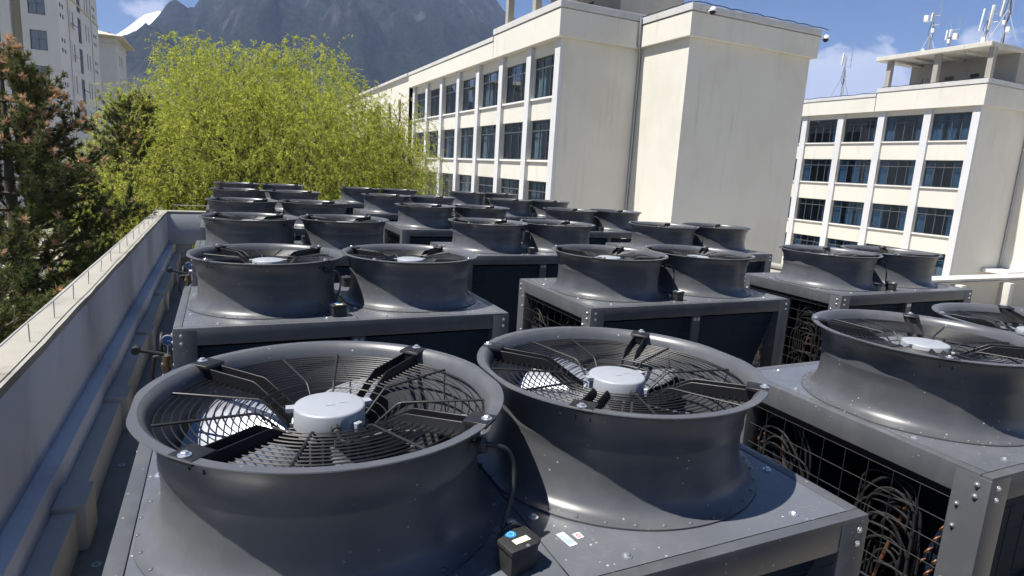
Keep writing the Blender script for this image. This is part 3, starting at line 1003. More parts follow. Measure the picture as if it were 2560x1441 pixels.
def mast(label, loc, h, panels, boxes, whips, tilt=0, tri=0.0, legs=False):
    t = thing('antenna_mast', label, 'antenna', loc, 0, None)
    mb = MB().tube([(0, 0, 0), (0, 0, h)], .055, 8)
    if tri:
        for a in (0.4, 2.5, 4.6):
            mb.tube([(0, 0, tri), (tri * .42 * math.cos(a), tri * .42 * math.sin(a), 0)], .035, 6)
    ob('pole', mb.mesh('mast_pole', GALV, 60), t)
    for (x, y, z, hh) in whips:
        ob('whip', MB().tube([(x, y, z), (x, y, z + hh)], .03, 6).tube([(0, 0, z + .2), (x, y, z + .2)], .03, 6).tube([(0, 0, z + hh * .45), (x, y, z + hh * .45)], .025, 6).mesh('whip', GALV, 60), t)
    for (x, y, z, w, hh, rz) in panels:
        ob('antenna_panel', MB().box(-w * .34, -.06, -hh * .46, w * .34, .06, hh * .46).mesh('apanel', WHITEP, bevel=.04), t, (x, y, z), (R(4), 0, rz))
    for (x, y, z, s) in boxes:
        ob('radio_box', MB().box(-s * .38, -s * .27, -s * .4, s * .38, s * .27, s * .4).mesh('rbox', WHITEP, bevel=.03), t, (x, y, z), (0, 0, R(20)))
    mb = MB()
    rnd = random.Random(int(h * 100))
    for k in range(4):
        a = rnd.uniform(0, 6)
        mb.tube([(.05 * math.cos(a), .05 * math.sin(a), h * .75), (.25 * math.cos(a), .25 * math.sin(a), h * .5), (.05, 0, h * .3), (.1 * math.cos(a), .1 * math.sin(a), 0)], .02, 5)
    ob('feeder_cable', mb.mesh('feeder', RUBBER, 60), t)
    return t


XM = 56.8
mast('antenna mast with two white drum heads and tall whip, leftmost on the slab roof', (XM, 35.65, 15.22), 3.6,
     [(-.1, .1, 3.1, .35, .75, .5)], [(-.1, .55, 3.05, .62), (-.2, -.25, 1.9, .42), (0, .45, .35, .4)], [(.1, -.55, 2.2, 2.2)], tri=1.7)
mast('short antenna mast with white panel and grey radio boxes on the slab roof', (XM, 33.88, 15.22), 1.6,
     [(-.1, .3, 1.35, .36, .85, .3), (-.1, 0, 1.45, .3, .7, -.3)], [(-.2, -.5, 1.1, .58), (-.1, .05, .8, .4)], [(.05, .1, 1.0, 1.4), (.05, -.6, 1.0, 1.55)])
mast('antenna mast with pair of tall white panels on the slab roof corner', (XM, 31.1, 15.22), 2.7,
     [(-.1, .45, 2.1, .30, 1.9, .5), (-.1, -.25, 2.2, .34, 2.0, -.4)], [(-.1, .05, .45, .52)], [(.05, -.75, 1.6, 1.9)], tri=1.4)
mast('tall antenna mast with cream panel cut by the right edge of the picture', (XM, 29.75, 15.22), 4.6,
     [(-.15, .3, 3.2, .42, 2.4, .2)], [(-.1, -.3, 1.0, .5), (-.1, .1, 1.6, .4)], [(.0, -.3, 2.2, 2.6)], tri=2.6)
mast('slim tripod antenna mast with one grey panel left of the slab roof', (XM, 43.8, 11.92), 4.2,
     [(-.1, .25, 3.9, .42, 1.3, .2)], [], [(.05, -.6, 3.0, 2.0)], tri=2.5)

# ================================================================ TREES


def bez(a, b, c, n):
    t = np.linspace(0, 1, n)[:, None]
    return (1 - t) ** 2 * a + 2 * t * (1 - t) * b + t * t * c


def leaves(P, D, ln, wd, rng):
    """quads at P along direction D"""
    n = len(P)
    D = D / np.linalg.norm(D, axis=1, keepdims=True)
    r = rng.normal(size=(n, 3))
    s = np.cross(D, r)
    s /= np.linalg.norm(s, axis=1, keepdims=True) + 1e-9
    l = (ln * rng.uniform(.7, 1.3, n))[:, None]
    w = (wd * rng.uniform(.7, 1.3, n))[:, None]
    V = np.stack([P, P + D * l * .45 + s * w * .55, P + D * l, P + D * l * .45 - s * w * .55], 1).reshape(-1, 3)
    F = np.arange(n * 4).reshape(n, 4)
    return V, F


def strands(paths, r0, r1, n=3):
    """many thin tubes; paths (m,k,3)"""
    m, k, _ = paths.shape
    T = np.gradient(paths, axis=1)
    T /= np.linalg.norm(T, axis=2, keepdims=True) + 1e-9
    ref = np.zeros_like(T)
    ref[..., 0] = 1
    ref[..., 1] = .3
    x = np.cross(T, ref)
    x /= np.linalg.norm(x, axis=2, keepdims=True) + 1e-9
    y = np.cross(T, x)
    rr = np.linspace(1, 0, k)[None, :, None] * (np.asarray(r0).reshape(-1, 1, 1) - r1) + r1
    V = np.stack([paths + (x * math.cos(2 * math.pi * j / n) + y * math.sin(2 * math.pi * j / n)) * rr for j in range(n)], 2)
    idx = np.arange(m * k * n).reshape(m, k, n)
    F = [np.stack([idx[:, :-1, j], idx[:, :-1, (j + 1) % n], idx[:, 1:, (j + 1) % n], idx[:, 1:, j]], -1).reshape(-1, 4) for j in range(n)]
    return V.reshape(-1, 3), np.concatenate(F)


def willow(name, label, base, fork, crown, rad, limbs, subs, twigs, nleaf, seed, low=-.55, leaf=(.13, .034), dome=0):
    rng = np.random.default_rng(seed)
    base, crown, rad = np.array(base, float), np.array(crown, float), np.array(rad, float)
    t = thing(name, label, 'tree', base)
    # targets spread through the crown's volume, most of them near its skin
    d = rng.normal(size=(limbs * 3, 3))
    d /= np.linalg.norm(d, axis=1, keepdims=True)
    d = d[d[:, 2] > low][:limbs]
    q = rng.uniform(.5, .92, len(d))[:, None]
    # uneven outline: lobes
    lob = 1 + .06 * np.sin(d[:, :1] * 7 + seed) + .05 * np.sin(d[:, 1:2] * 9 + 2 * seed) + .04 * np.sin(d[:, 2:3] * 8)
    end = crown + d * q * rad * lob
    st = base + np.array([0, 0, fork]) + rng.normal(0, .25, (len(d), 3)) * np.array([1, 1, 1.2])
    ctl = st + (end - st) * np.array([.28, .28, .72]) + rng.normal(0, .4, end.shape)
    t_ = np.linspace(0, 1, 9)[None, :, None]
    limb = (1 - t_) ** 2 * st[:, None] + 2 * t_ * (1 - t_) * ctl[:, None] + t_ * t_ * end[:, None]
    limb += rng.normal(0, .05, limb.shape) * t_
    V, F = strands(limb, rng.uniform(.06, .14, len(d)), .016, 5)
    ob('limbs', bulk('limbs', V - base, F, BARK, True), t)
    mb = MB()
    for k in range(4):
        a = k * 1.7 + seed
        mb.tube([(0, 0, -.1), (.15 * math.cos(a), .15 * math.sin(a), fork * .4), (.42 * math.cos(a), .42 * math.sin(a), fork + .3)], [.26, .2, .13], 9)
    ob('trunk', mb.mesh('trunk', BARK, 60), t)
    # branchlets
    m = len(d) * subs
    li = np.repeat(np.arange(len(d)), subs)
    tt = .28 + .72 * np.sqrt(rng.uniform(0, 1, m))
    fi = tt * 8
    i0 = np.clip(fi.astype(int), 0, 7)
    fr = (fi - i0)[:, None]
    p0 = limb[li, i0] * (1 - fr) + limb[li, i0 + 1] * fr
    tan = limb[li, i0 + 1] - limb[li, i0]
    tan /= np.linalg.norm(tan, axis=1, keepdims=True)
    dr = tan * .6 + rng.normal(0, .75, (m, 3)) + (p0 - crown) / rad * .45
    dr[:, 2] += .28
    dr /= np.linalg.norm(dr, axis=1, keepdims=True)
    ln = rng.uniform(.7, 1.9, m)[:, None]
    s_ = np.linspace(0, 1, 5)[None, :, None]
    sub = p0[:, None] + dr[:, None] * ln[:, None] * s_ + np.array([0, 0, -.35])[None, None] * (s_ ** 2) * ln[:, None]
    V1, F1 = strands(sub, np.full(m, .011), .004, 3)
    # hanging twigs
    k = m * twigs
    si = np.repeat(np.arange(m), twigs)
    tt = rng.uniform(.15, 1.0, k) * 4
    i0 = np.clip(tt.astype(int), 0, 3)
    fr = (tt - i0)[:, None]
    p1 = sub[si, i0] * (1 - fr) + sub[si, i0 + 1] * fr
    d2 = rng.normal(0, .55, (k, 3)) + dr[si] * .55
    l2 = rng.uniform(.35, .95, k)[:, None]
    s_ = np.linspace(0, 1, 4)[None, :, None]
    tw = p1[:, None] + d2[:, None] * l2[:, None] * s_ * .75 + np.array([0, 0, -.75])[None, None] * s_ ** 1.7 * l2[:, None]
    # fine outer twigs that close the dome
    g = rng.normal(size=(dome, 3))
    g /= np.linalg.norm(g, axis=1, keepdims=True)
    g = g[g[:, 2] > low]
    gl = 1 + .045 * np.sin(g[:, :1] * 9 + seed) + .04 * np.sin(g[:, 1:2] * 11 + seed) + .035 * np.sin(g[:, 2:3] * 13 + g[:, :1] * 6)
    gp = crown + g * rad * gl * (rng.uniform(.25, 1.0, (len(g), 1)) ** .45)
    gd = g * .6 + rng.normal(0, .5, g.shape)
    gd[:, 2] += .25
    g2 = rng.uniform(.45, 1.05, (len(g), 1))
    tw2 = gp[:, None] + gd[:, None] * g2[:, None] * s_ * .7 + np.array([0, 0, -.85])[None, None] * s_ ** 1.7 * g2[:, None]
    tw = np.concatenate([tw, tw2])
    k = len(tw)
    V2, F2 = strands(tw, np.full(k, .005), .002, 3)
    ob('branchlets', bulk('branchlets', np.concatenate([V1, V2]) - base, np.concatenate([F1, F2 + len(V1)]), BARKW), t, kind='stuff')
    # leaves along the twigs
    n = k * nleaf
    ti = np.repeat(np.arange(k), nleaf)
    tt = rng.uniform(0, 1, n) * 3
    i0 = np.clip(tt.astype(int), 0, 2)
    fr = (tt - i0)[:, None]
    P = tw[ti, i0] * (1 - fr) + tw[ti, i0 + 1] * fr
    D = (tw[ti, i0 + 1] - tw[ti, i0])
    D /= np.linalg.norm(D, axis=1, keepdims=True) + 1e-9
    D = D + rng.normal(0, .7, D.shape)
    V, F = leaves(P - base, D, leaf[0], leaf[1], rng)
    ob('crown', bulk('willow_leaves', V, F, WLEAF), t, kind='stuff')
    return t


willow('willow_tree', 'big yellow-green willow in fresh leaf behind the far parapet', (1.9, 26, GZ), 3.2, (1.4, 26, 1.9), (6.25, 5.2, 5.6), 200, 9, 3, 20, 5, -.6, (.10, .027), 16500)
willow('willow_tree', 'thinner willow with fanning bare limbs in front of the long cream block', (6.9, 27.5, GZ), 3.4, (6.9, 27.5, 1.9), (2.5, 2.4, 4.6), 60, 10, 3, 17, 9, -.5, (.095, .024), 1600)
willow('willow_tree', 'low willow foliage beside the left parapet, below the big willow', (-3.1, 22, GZ), 2.6, (-3.2, 22, -.4), (1.9, 2.2, 2.9), 50, 10, 3, 17, 12, -.6, (.095, .024), 1600)


def pine(label, base, top, rmax, seed, brown, dens=1.0, lowz=0.12):
    rng = np.random.default_rng(seed)
    base = np.array(base, float)
    H = top - base[2]
    t = thing('pine_tree', label, 'tree', base)
    ob('trunk', MB().tube([(0, 0, -.1), (.06, 0, H * .4), (-.04, .05, H * .75), (0, 0, H)], [.2, .15, .09, .02], 10).mesh('pine_trunk', BARK, 60), t)
    paths, rads, tips, tdir, hts = [], [], [], [], []
    z = H * lowz
    while z < H - .15:
        f = z / H
        prof = rmax * min(1.0, (1 - f) * 2.4 + .08) ** .75
        nb = int(rng.integers(4, 7))
        a0 = rng.uniform(0, 6.3)
        for k in range(nb):
            a = a0 + k * 6.283 / nb + rng.normal(0, .25)
            ln = prof * rng.uniform(.6, 1.08)
            rise = rng.uniform(.12, .5) * ln + .1
            e = np.array([math.cos(a) * ln, math.sin(a) * ln, z + rise])
            c = np.array([math.cos(a) * ln * .6, math.sin(a) * ln * .6, z - .02 * ln])
            p = bez(np.array([0, 0, z]), c, e, 8)
            p += rng.normal(0, .03, p.shape) * np.linspace(0, 1, 8)[:, None]
            paths.append(p)
            rads.append(.018 + .012 * ln)
            ns = int(5 + ln * 7.5 * dens)
            for j in range(ns):
                tt = rng.uniform(.22, 1) * 7
                i = min(int(tt), 6)
                q = p[i] * (1 - (tt - i)) + p[i + 1] * (tt - i)
                dr = (p[i + 1] - p[i])
                dr = dr / np.linalg.norm(dr) + rng.normal(0, .55, 3)
                dr[2] += .35
                dr /= np.linalg.norm(dr)
                l2 = rng.uniform(.22, .6)
                e2 = q + dr * l2 + np.array([0, 0, .12 * l2])
                paths.append(bez(q, q + dr * l2 * .5, e2, 8))
                rads.append(.007)
                for s in ((1.0, .72, .45) if dens > .8 else (1.0, .6)):
                    tips.append(q + (e2 - q) * s)
                    tdir.append(dr + np.array([0, 0, .35]))
                    hts.append(f if s == 1.0 else -1)
        z += rng.uniform(.28, .46)
    tips.append(np.array([0, 0, H]))
    tdir.append(np.array([0, 0, 1.]))
    hts.append(1)
    V, F = strands(np.array(paths), np.array(rads), .004, 4)
    ob('branches', bulk('pine_branches', V, F, BARK, True), t)
    tips, tdir, hts = np.array(tips), np.array(tdir), np.array(hts)
    pb = np.where(hts < 0, .02, brown * np.clip((hts - .4) * 3.0, .10, 1.6))
    # browning comes in patches
    pn = vnoise(tips[:, 0] * 1.6 + 50, tips[:, 2] * 1.6 + 50, seed)
    isb = rng.uniform(0, 1, len(tips)) < pb * np.where(pn > .5, 1.7, .35)
    for nm, mask, mat, nn in (('crown', ~isb, NEEDLE, 34), ('browned_needles', isb, NEEDLEB, 34)):
        P = np.repeat(tips[mask], nn, 0)
        D = np.repeat(tdir[mask], nn, 0)
        D = D / np.linalg.norm(D, axis=1, keepdims=True) * .75 + rng.normal(0, .5, D.shape)
        P = P - D * rng.uniform(0, .06, (len(P), 1))
        V, F = leaves(P, D, .13, .015, rng)
        if len(F):
            ob(nm, bulk(nm, V, F, mat), t, kind='stuff')
    return t


pine('big pine with orange-brown dying tips leaning over the left roof edge', (-3.9, 13.2, GZ), 4.4, 2.15, 3, .30, 2.1)
pine('dark green pine close to the left parapet, lower than the brown-tipped pine', (-4.35, 8.2, GZ), 1.9, 2.4, 7, .2, 1.7)
pine('slim green pine between the tall block and the willow', (-3.1, 24, GZ), 4.5, 1.5, 15, .12)


# ================================================================ FAN UNITS
HW, HF, ZD, ZR, FX = 1.0415, .629, 1.713, 2.053, .4955   # half width, half depth, deck, rim, fan offset


def bolt_mesh():
    return MB().lathe([(.0145, 0), (.0145, .0025), (.013, .003)], 14, (0, 0, 0), True, True).lathe([(.0082, .003), (.0082, .0085), (.007, .0095)], 6, (0, 0, 0), True, True).mesh('bolt', ZINC, 30)


BOLT = bolt_mesh()


def make_unit():
    u = thing('heat_pump_unit', 'x', 'heat pump', (0, 0, FZ))
    # ---- cabinet frame
    ob('base_frame', MB().box(-HW, -HF, 0, HW, -HF + .09, .14).box(-HW, HF - .09, 0, HW, HF, .14).box(-HW, -HF + .091, 0, -HW + .09, HF - .091, .14).box(HW - .09, -HF + .091, 0, HW, HF - .091, .14).box(-HW + .091, -HF + .092, .10, HW - .091, HF - .092, .12).mesh('base', PAINT, bevel=.004, seg=1), u)
    rh = .105
    e = .0035
    ob('top_rail', MB().box(-HW + .002, -HF, ZD - rh, HW - .002, -HF + .038, ZD + .001).mesh('rail_f', PAINT, bevel=.004), u)
    ob('top_rail', MB().box(-HW + .002, HF - .038, ZD - rh, HW - .002, HF, ZD + .001).mesh('rail_b', PAINT, bevel=.004), u)
    ob('top_rail', MB().box(-HW, -HF + .039, ZD - rh, -HW + .046, HF - .039, ZD + .0012).mesh('rail_l', PAINT, bevel=.004), u)
    ob('top_rail', MB().box(HW - .046, -HF + .039, ZD - rh, HW, HF - .039, ZD + .0012).mesh('rail_r', PAINT, bevel=.004), u)
    pst = MB().box(-.062, -.062, .141, .062, .062, ZD - .012).mesh('post', PAINT, bevel=.004)
    for sx in (-1, 1):
        for sy in (-1, 1):
            p = ob('corner_post', pst, u, (sx * (HW - .0605), sy * (HF - .0605), 0))
            for z in (ZD - .042, ZD - .088):
                ob('bolt', BOLT, p, (sx * .018, sy * .0635, z), (R(90) * -sy, 0, 0), (.72, .72, .9))
                ob('bolt', BOLT, p, (sx * .0635, sy * .018, z), (0, R(90) * sx, 0), (.72, .72, .9))
            for z in (ZD - .145, ZD - .235, ZD - .46, ZD - .75):
                ob('bolt', BOLT, p, (sx * .0635, -sy * .035, z), (0, R(90) * sx, 0), (.62, .62, .9))
    for sy in (-1, 1):
        m = ob('mullion', MB().box(-.042, -.012, .141, .042, .012, ZD - rh - .001).mesh('mullion', PAINT, bevel=.003, seg=1), u, (0, sy * (HF - .02), 0))
        for x in (-.018, .018):
            ob('bolt', BOLT, m, (x, sy * .012, ZD - rh - .03), (R(90) * -sy, 0, 0))
        # small screws below the fascia
    # ---- deck plates with seams
    ob('seam_strip', MB().box(-HW + .03, -HF + .03, ZD - .012, HW - .03, HF - .03, ZD - .008).mesh('seam', SEAM), u)
    # plate with a round hole
    for sx in (-1, 1):
        x0, x1 = sorted((sx * .0022, sx * (HW - .0485)))
        y1 = HF - .0405
        n = 64
        cx = sx * FX
        V, F = [], []
        ang = [2 * math.pi * k / n for k in range(n)]
        for zz in (ZD, ZD - .007):
            for a in ang:
                V.append((cx + .42 * math.cos(a), .42 * math.sin(a), zz))
            for a in ang:
                c, s_ = math.cos(a), math.sin(a)
                tx = ((x1 - cx) / c) if c > 1e-9 else ((x0 - cx) / c if c < -1e-9 else 1e9)
                ty = (y1 / s_) if s_ > 1e-9 else (-y1 / s_ if s_ < -1e-9 else 1e9)
                q = min(tx, ty)
                V.append((cx + c * q, s_ * q, zz))
            # exact corners
        for k in range(n):
            l = (k + 1) % n
            F.append((k, l, n + l, n + k))
            F.append((n + k, n + l, 3 * n + l, 3 * n + k))
            F.append((k, 2 * n + k, 2 * n + l, l))
        # corner fill triangles
        for (ex, ey) in ((x0, -y1), (x1, -y1), (x1, y1), (x0, y1)):
            a = math.atan2(ey, ex - cx) % (2 * math.pi)
            k = int(a / (2 * math.pi) * n)
            i = len(V)
            V.append((ex, ey, ZD))
            F.append((n + k, n + (k + 1) % n, i))
        pl = ob('deck_plate', MB().add(V, F).mesh('deck_plate', DECK), u)
        for (bx, by) in ((.035, .297), (.188, .546), (.806, .546), (.96, .297)):
            for sy in (-1, 1):
                ob('bolt', BOLT, pl, (sx * bx, sy * by, ZD), (0, 0, bx * 9 + sy))
    # ---- shroud
    prof = [(.505, .001), (.505, .006), (.489, .0075), (.470, .015), (.452, .033), (.440, .060), (.434, .10), (.432, .15), (.433, .182), (.4375, .196), (.4385, .206), (.4365, .222), (.4405, .25), (.449, .28), (.458, .303), (.470, .322), (.4985, .3365), (.5005, .3385), (.4995, .3415),
            (.4755, .3415), (.4655, .335), (.4555, .320), (.449, .30), (.441, .27), (.4345, .24), (.430, .20), (.4275, .15), (.428, .06), (.432, -.01)]
    shr = MB().lathe(prof, 112, clampx=.4905).mesh('shroud', PAINT, 28)
    rv = MB()
    for k in range(36):
        a = 2 * math.pi * (k + .5) / 36
        rv.lathe([(.0065, 0), (.006, .0022), (.003, .0038)], 8, (.4885 * math.cos(a), .488 * math.sin(a), .0075), True, True)
    rv = rv.mesh('rivets', DECK, 60)
    # ---- guard
    gd = MB()
    prg = [(.442 - .0202 * k, -.040 - .0005 * k) for k in range(12)] + [(.199, -.046), (.180, -.062), (.161, -.08), (.142, -.098)]
    for (r, z) in prg:
        gd.tube([(r * math.cos(2 * math.pi * k / 72), r * math.sin(2 * math.pi * k / 72), z) for k in range(72)], .0023, 4, True)
    gd = gd.mesh('guard_rings', BLACK, 80)
    sp = MB().tube([(.447, 0, -.0355), (.205, 0, -.0415), (.19, 0, -.047), (.125, 0, -.11)], .0037, 6).mesh('guard_spoke', BLACK, 60)
    spa = (24, 78, 102, 156, 186, 249, 294, 345)
    # ---- arms: pair of folded flat bars and a clamp plate
    am = MB()
    bar = [(.458, -.006), (.26, -.016), (.245, -.022), (.118, -.098), (.118, -.142), (.24, -.066), (.255, -.059), (.458, -.05)]
    for y in (-.024, .020):
        am.prism(bar, y, y + .004)
    am.prism([(.432, -.0075), (.432, -.05), (.436, -.05), (.436, -.0075)], -.0199, .0199)
    am.prism([(.432, .0032), (.4975, .0032), (.4975, -.0105), (.428, -.0065)], -.036, .036)
    am = am.mesh('arm', BLACK, bevel=.0012, seg=1)
    # ---- motor
    cap = MB().lathe([(.100, -.102), (.100, -.049), (.097, -.0445), (.092, -.043)], 48, (0, 0, 0), True, True)
    for a in (174, 6):
        ca, sa = math.cos(R(a)), math.sin(R(a))
        tf = Matrix.Translation((ca * .108, sa * .108, -.052)) @ Matrix.Rotation(R(a), 4, 'Z')
        cap.add([tf @ Vector(p) for p in [(-.02, -.017, -.006), (.012, -.014, -.006), (.012, .014, -.006), (-.02, .017, -.006), (-.02, -.017, .006), (.012, -.014, .006), (.012, .014, .006), (-.02, .017, .006)]],
                [(0, 3, 2, 1), (4, 5, 6, 7), (0, 1, 5, 4), (1, 2, 6, 5), (2, 3, 7, 6), (3, 0, 4, 7)])
    cap = cap.mesh('motor_cap', MOTOR, 40)
    plate = MB().box(-.012, -.016, -.0430, .012, .016, -.0418).box(.028, -.004, -.0430, .052, .014, -.0418).mesh('cast_plate', MOTOR)
    body = MB().lathe([(.088, -.103), (.088, -.19), (.118, -.195), (.125, -.205), (.125, -.29), (.11, -.30)], 40, (0, 0, 0), False, True)
    for k in range(20):
        a = 2 * math.pi * k / 20
        ca, sa = math.cos(a), math.sin(a)
        tf = Matrix.Rotation(a, 4, 'Z')
        body.add([tf @ Vector(p) for p in [(.085, -.003, -.188), (.112, -.003, -.188), (.112, .003, -.188), (.085, .003, -.188), (.085, -.003, -.106), (.112, -.003, -.106), (.112, .003, -.106), (.085, .003, -.106)]],
                 [(0, 3, 2, 1), (4, 5, 6, 7), (0, 1, 5, 4), (1, 2, 6, 5), (2, 3, 7, 6), (3, 0, 4, 7)])
    body = body.mesh('motor_body', MOTORDK, 35)
    gland = MB().tube([(0, -.098, -.078), (0, -.118, -.079)], .0135, 8).tube([(0, -.1181, -.079), (0, -.13, -.081)], .010, 8).mesh('gland', PLASTIC, 40)
    lug = MB().box(-.011, -.010, -.098, .011, .012, -.070).mesh('lug', MOTOR, bevel=.002, seg=1)
    # ---- blades, saw-toothed trailing edge
    nr, na = 30, 8
    V, F = [], []
    for i in range(nr + 1):
        r = .118 + (.418 - .118) * i / nr
        for j in range(na + 1):
            q = j / na
            span = R(44) * (1 - .18 * (i / nr))
            a = span * q + R(16) * (i / nr) ** 1.4
            if j == 0:
                a -= R(3.2) * (i % 2) * (1 if i > 5 else 0)
            z = -.118 - .125 * q + .02 * math.sin(q * math.pi) + .012 * (i / nr)
            V.append((r * math.cos(a), r * math.sin(a), z))
    m = len(V)
    V += [(x, y, z - .004) for (x, y, z) in V]
    w = na + 1
    for i in range(nr):
        for j in range(na):
            F.append((i * w + j, (i + 1) * w + j, (i + 1) * w + j + 1, i * w + j + 1))
            F.append((m + i * w + j, m + i * w + j + 1, m + (i + 1) * w + j + 1, m + (i + 1) * w + j))
    for i in range(nr):
        for j in (0, na):
            F.append((i * w + j, m + i * w + j, m + (i + 1) * w + j, (i + 1) * w + j))
    for j in range(na):
        for i in (0, nr):
            F.append((i * w + j, i * w + j + 1, m + i * w + j + 1, m + i * w + j))
    bl = MB().add(V, F).mesh('blade', BLADE, 40)
    armang = {-1: (134, 43.5, -44, -137), 1: (140, 44, -48, -136.5)}
    for sx in (-1, 1):
        c = (sx * FX, 0, ZD)
        cr = (sx * FX, 0, ZR)
        s_ = ob('fan_shroud', shr, u, c)
        ob('rivets', rv, s_)
        g = ob('fan_guard', gd, u, cr)
        for a in spa:
            ob('guard_spoke', sp, g, (0, 0, 0), (0, 0, R(a + (4 if sx > 0 else 0))))
        for a in armang[sx]:
            A = ob('support_arm', am, u, cr, (0, 0, R(a)))
            ob('bolt', BOLT, A, (.484, 0, .0034))
        mo = ob('motor', body, u, cr)
        mc = ob('motor_cap', cap, mo)
        ob('cast_plate', plate, mo)
        ob('gland', gland, mo)
        ob('lug', lug, mo, (.062, -.09, 0), (0, 0, R(35)))
        for k in range(5):
            ob('fan_blade', bl, u, cr, (0, 0, R(72 * k + (118 if sx < 0 else 150))))
    # ---- junction boxes and cables
    lid = MB().prism([(-.052, -.044), (.03, -.044), (.052, -.03), (.052, .03), (.036, .046), (-.03, .046), (-.052, .026)], .060, .076)
    lid.v = [(x, z, y) for (x, y, z) in lid.v]
    lid = lid.mesh('jb_lid', PLASTIC, bevel=.006)
    bx = MB().prism([(-.047, -.039), (.026, -.039), (.047, -.027), (.047, .027), (.033, .041), (-.027, .041), (-.047, .023)], .0005, .0595)
    bx.v = [(x, z, y) for (x, y, z) in bx.v]
    bx = bx.mesh('jb_body', PLASTIC, bevel=.004)
    for k, (x, y, rz, z0) in enumerate(((-.105, -.478, 12, 0), (.13, .50, 190, 0))):
        j = ob('junction_box', bx, u, (x, y, ZD + z0), (0, 0, R(rz)))
        ob('lid', lid, j)
        ob('screw', MB().cyl((0, -.041, .0), .005, .0762, .079, 8).mesh('screw', ZINC, 30), j)
        if k == 0:
            ob('round_sticker', MB().lathe([(.015, .0763), (.015, .0768)], 24, (-.008, .022, 0), True, True).mesh('rs', STICKB), j)
            ob('round_sticker', MB().lathe([(.0075, .0769), (.0095, .0771), (.0095, .0769)], 24, (-.008, .022, 0)).mesh('rs2', STICKB2), j)
            ob('cream_sticker', MB().box(-.022, -.022, .0763, .024, -.002, .0768).mesh('cs', STICKY), j)
    f1 = lambda x, y, z: (x - FX, y, z + ZR)
    cab = [f1(0, -.128, -.081), f1(.02, -.15, -.10), f1(.09, -.165, -.085), f1(.165, -.185, -.062), f1(.22, -.235, -.05), f1(.28, -.295, -.058), f1(.312, -.326, -.062), f1(.335, -.345, -.07)]
    ext = [f1(.338, -.35, -.06), f1(.372, -.362, -.064), f1(.405, -.364, -.085), f1(.42, -.37, -.13), f1(.41, -.39, -.19), f1(.385, -.41, -.25), f1(.372, -.43, -.30), f1(.365, -.452, -.318)]

    def smooth(p, n=4):
        P = [Vector(q) for q in p]
        P = [P[0]] + P + [P[-1]]
        out = []
        for i in range(1, len(P) - 2):
            for k in range(n):
                t = k / n
                a, b, c, d = P[i - 1], P[i], P[i + 1], P[i + 2]
                out.append(.5 * ((2 * b) + (-a + c) * t + (2 * a - 5 * b + 4 * c - d) * t * t + (-a + 3 * b - 3 * c + d) * t ** 3))
        return out + [P[-1]]
    ob('cable', MB().tube(smooth(cab), .0062, 7).mesh('cable_in', RUBBER, 70), u)
    ob('cable', MB().tube(smooth(ext), .0068, 7).mesh('cable_ext', RUBBER, 70), u)
    loop = [(-.10 + .036 * math.sin(a) * .9, -.432 + .0 * a, ZD + .045 + .036 * (1 - math.cos(a)) - .03) for a in [k * .5 for k in range(-2, 12)]]
    ob('cable', MB().tube(loop, .005, 6).mesh('cable_loop', RUBBER, 70), u)
    ob('grommet', MB().lathe([(.022, -.012), (.022, .006), (.012, .010)], 12, (0, 0, 0), True, True).mesh('grommet', PLASTIC, 40), u, f1(.335, -.349, -.063), (R(72), 0, R(44)))
    # ---- coils: two leaning slabs
    for sy in (-1, 1):
        yo, yi, zt, zb = .575, .16, ZD - .13, .22
        th = .085
        V = []
        for x in (-HW + .12, HW - .12):
            V += [(x, sy * yo, zt), (x, sy * (yo - th), zt), (x, sy * (yi - th * .6), zb), (x, sy * yi, zb)]
        ob('coil', MB().add(V, [(0, 1, 2, 3), (7, 6, 5, 4), (0, 4, 5, 1), (1, 5, 6, 2), (2, 6, 7, 3), (3, 7, 4, 0)]).mesh('coil', COIL), u)
        mb = MB()
        for k in range(22):
            for c in (0, 1):
                f = (k + .5 * c) / 22
                y = sy * (yo - .025 - .042 * c + (yi - yo) * f)
                z = zt - .02 + (zb - zt) * f
                x = -HW + .118
                mb.tube([(x, y, z), (x - .022, y, z), (x - .03, y + sy * -.006, z - .013), (x - .022, y - sy * .013, z - .026), (x, y - sy * .013, z - .026)], .0046, 5)
        hp = ob('return_bends', mb.mesh('return_bends', COPPER, 60), u, kind='stuff')
        ob('header_pipe', MB().tube([(-HW + .075, sy * .33, ZD - .24), (-HW + .078, sy * .25, ZD - .6), (-HW + .08, sy * .12, .35)], .009, 8).mesh('header', COPPER, 60), u)
    # capillary bundles
    rnd = random.Random(5)
    for sy, cy in ((-1, -.37), (1, .42)):
        mb = MB()
        for k in range(22):
            y0 = cy + rnd.uniform(-.03, .03)
            y1 = y0 + -sy * rnd.uniform(.12, .27) * (-1 if sy < 0 else 1) * (1 if sy > 0 else -1)
            hgt = rnd.uniform(.05, .22)
            x = -HW + rnd.uniform(.045, .10)
            z0 = ZD - .20 - rnd.uniform(0, .5)
            mb.tube(smooth([(x, y0, z0 - rnd.uniform(.1, .3)), (x, y0 + .01, z0), (x - .012, (y0 + y1) / 2, z0 + hgt * .35), (x, y1, z0 - rnd.uniform(.02, .12)), (x + .02, y1 + rnd.uniform(-.03, .03), z0 - .35)], 4), .0062, 6)
        ob('capillary_tubes', mb.mesh('capillaries', WIRE, 60), u, kind='stuff')
    # ---- wire guards
    def grid(w, h, sx_, sz_, rr=.0019):
        mb = MB()
        n = int(w / sx_)
        for k in range(n + 1):
            x = -w / 2 + w * k / n
            mb.tube([(x, 0, 0), (x, 0, h)], rr, 4)
        n = int(h / sz_)
        for k in range(n + 1):
            z = h * k / n
            mb.tube([(-w / 2, -.005, z), (w / 2, -.005, z)], rr, 4)
        return mb
    hh = ZD - rh - .16
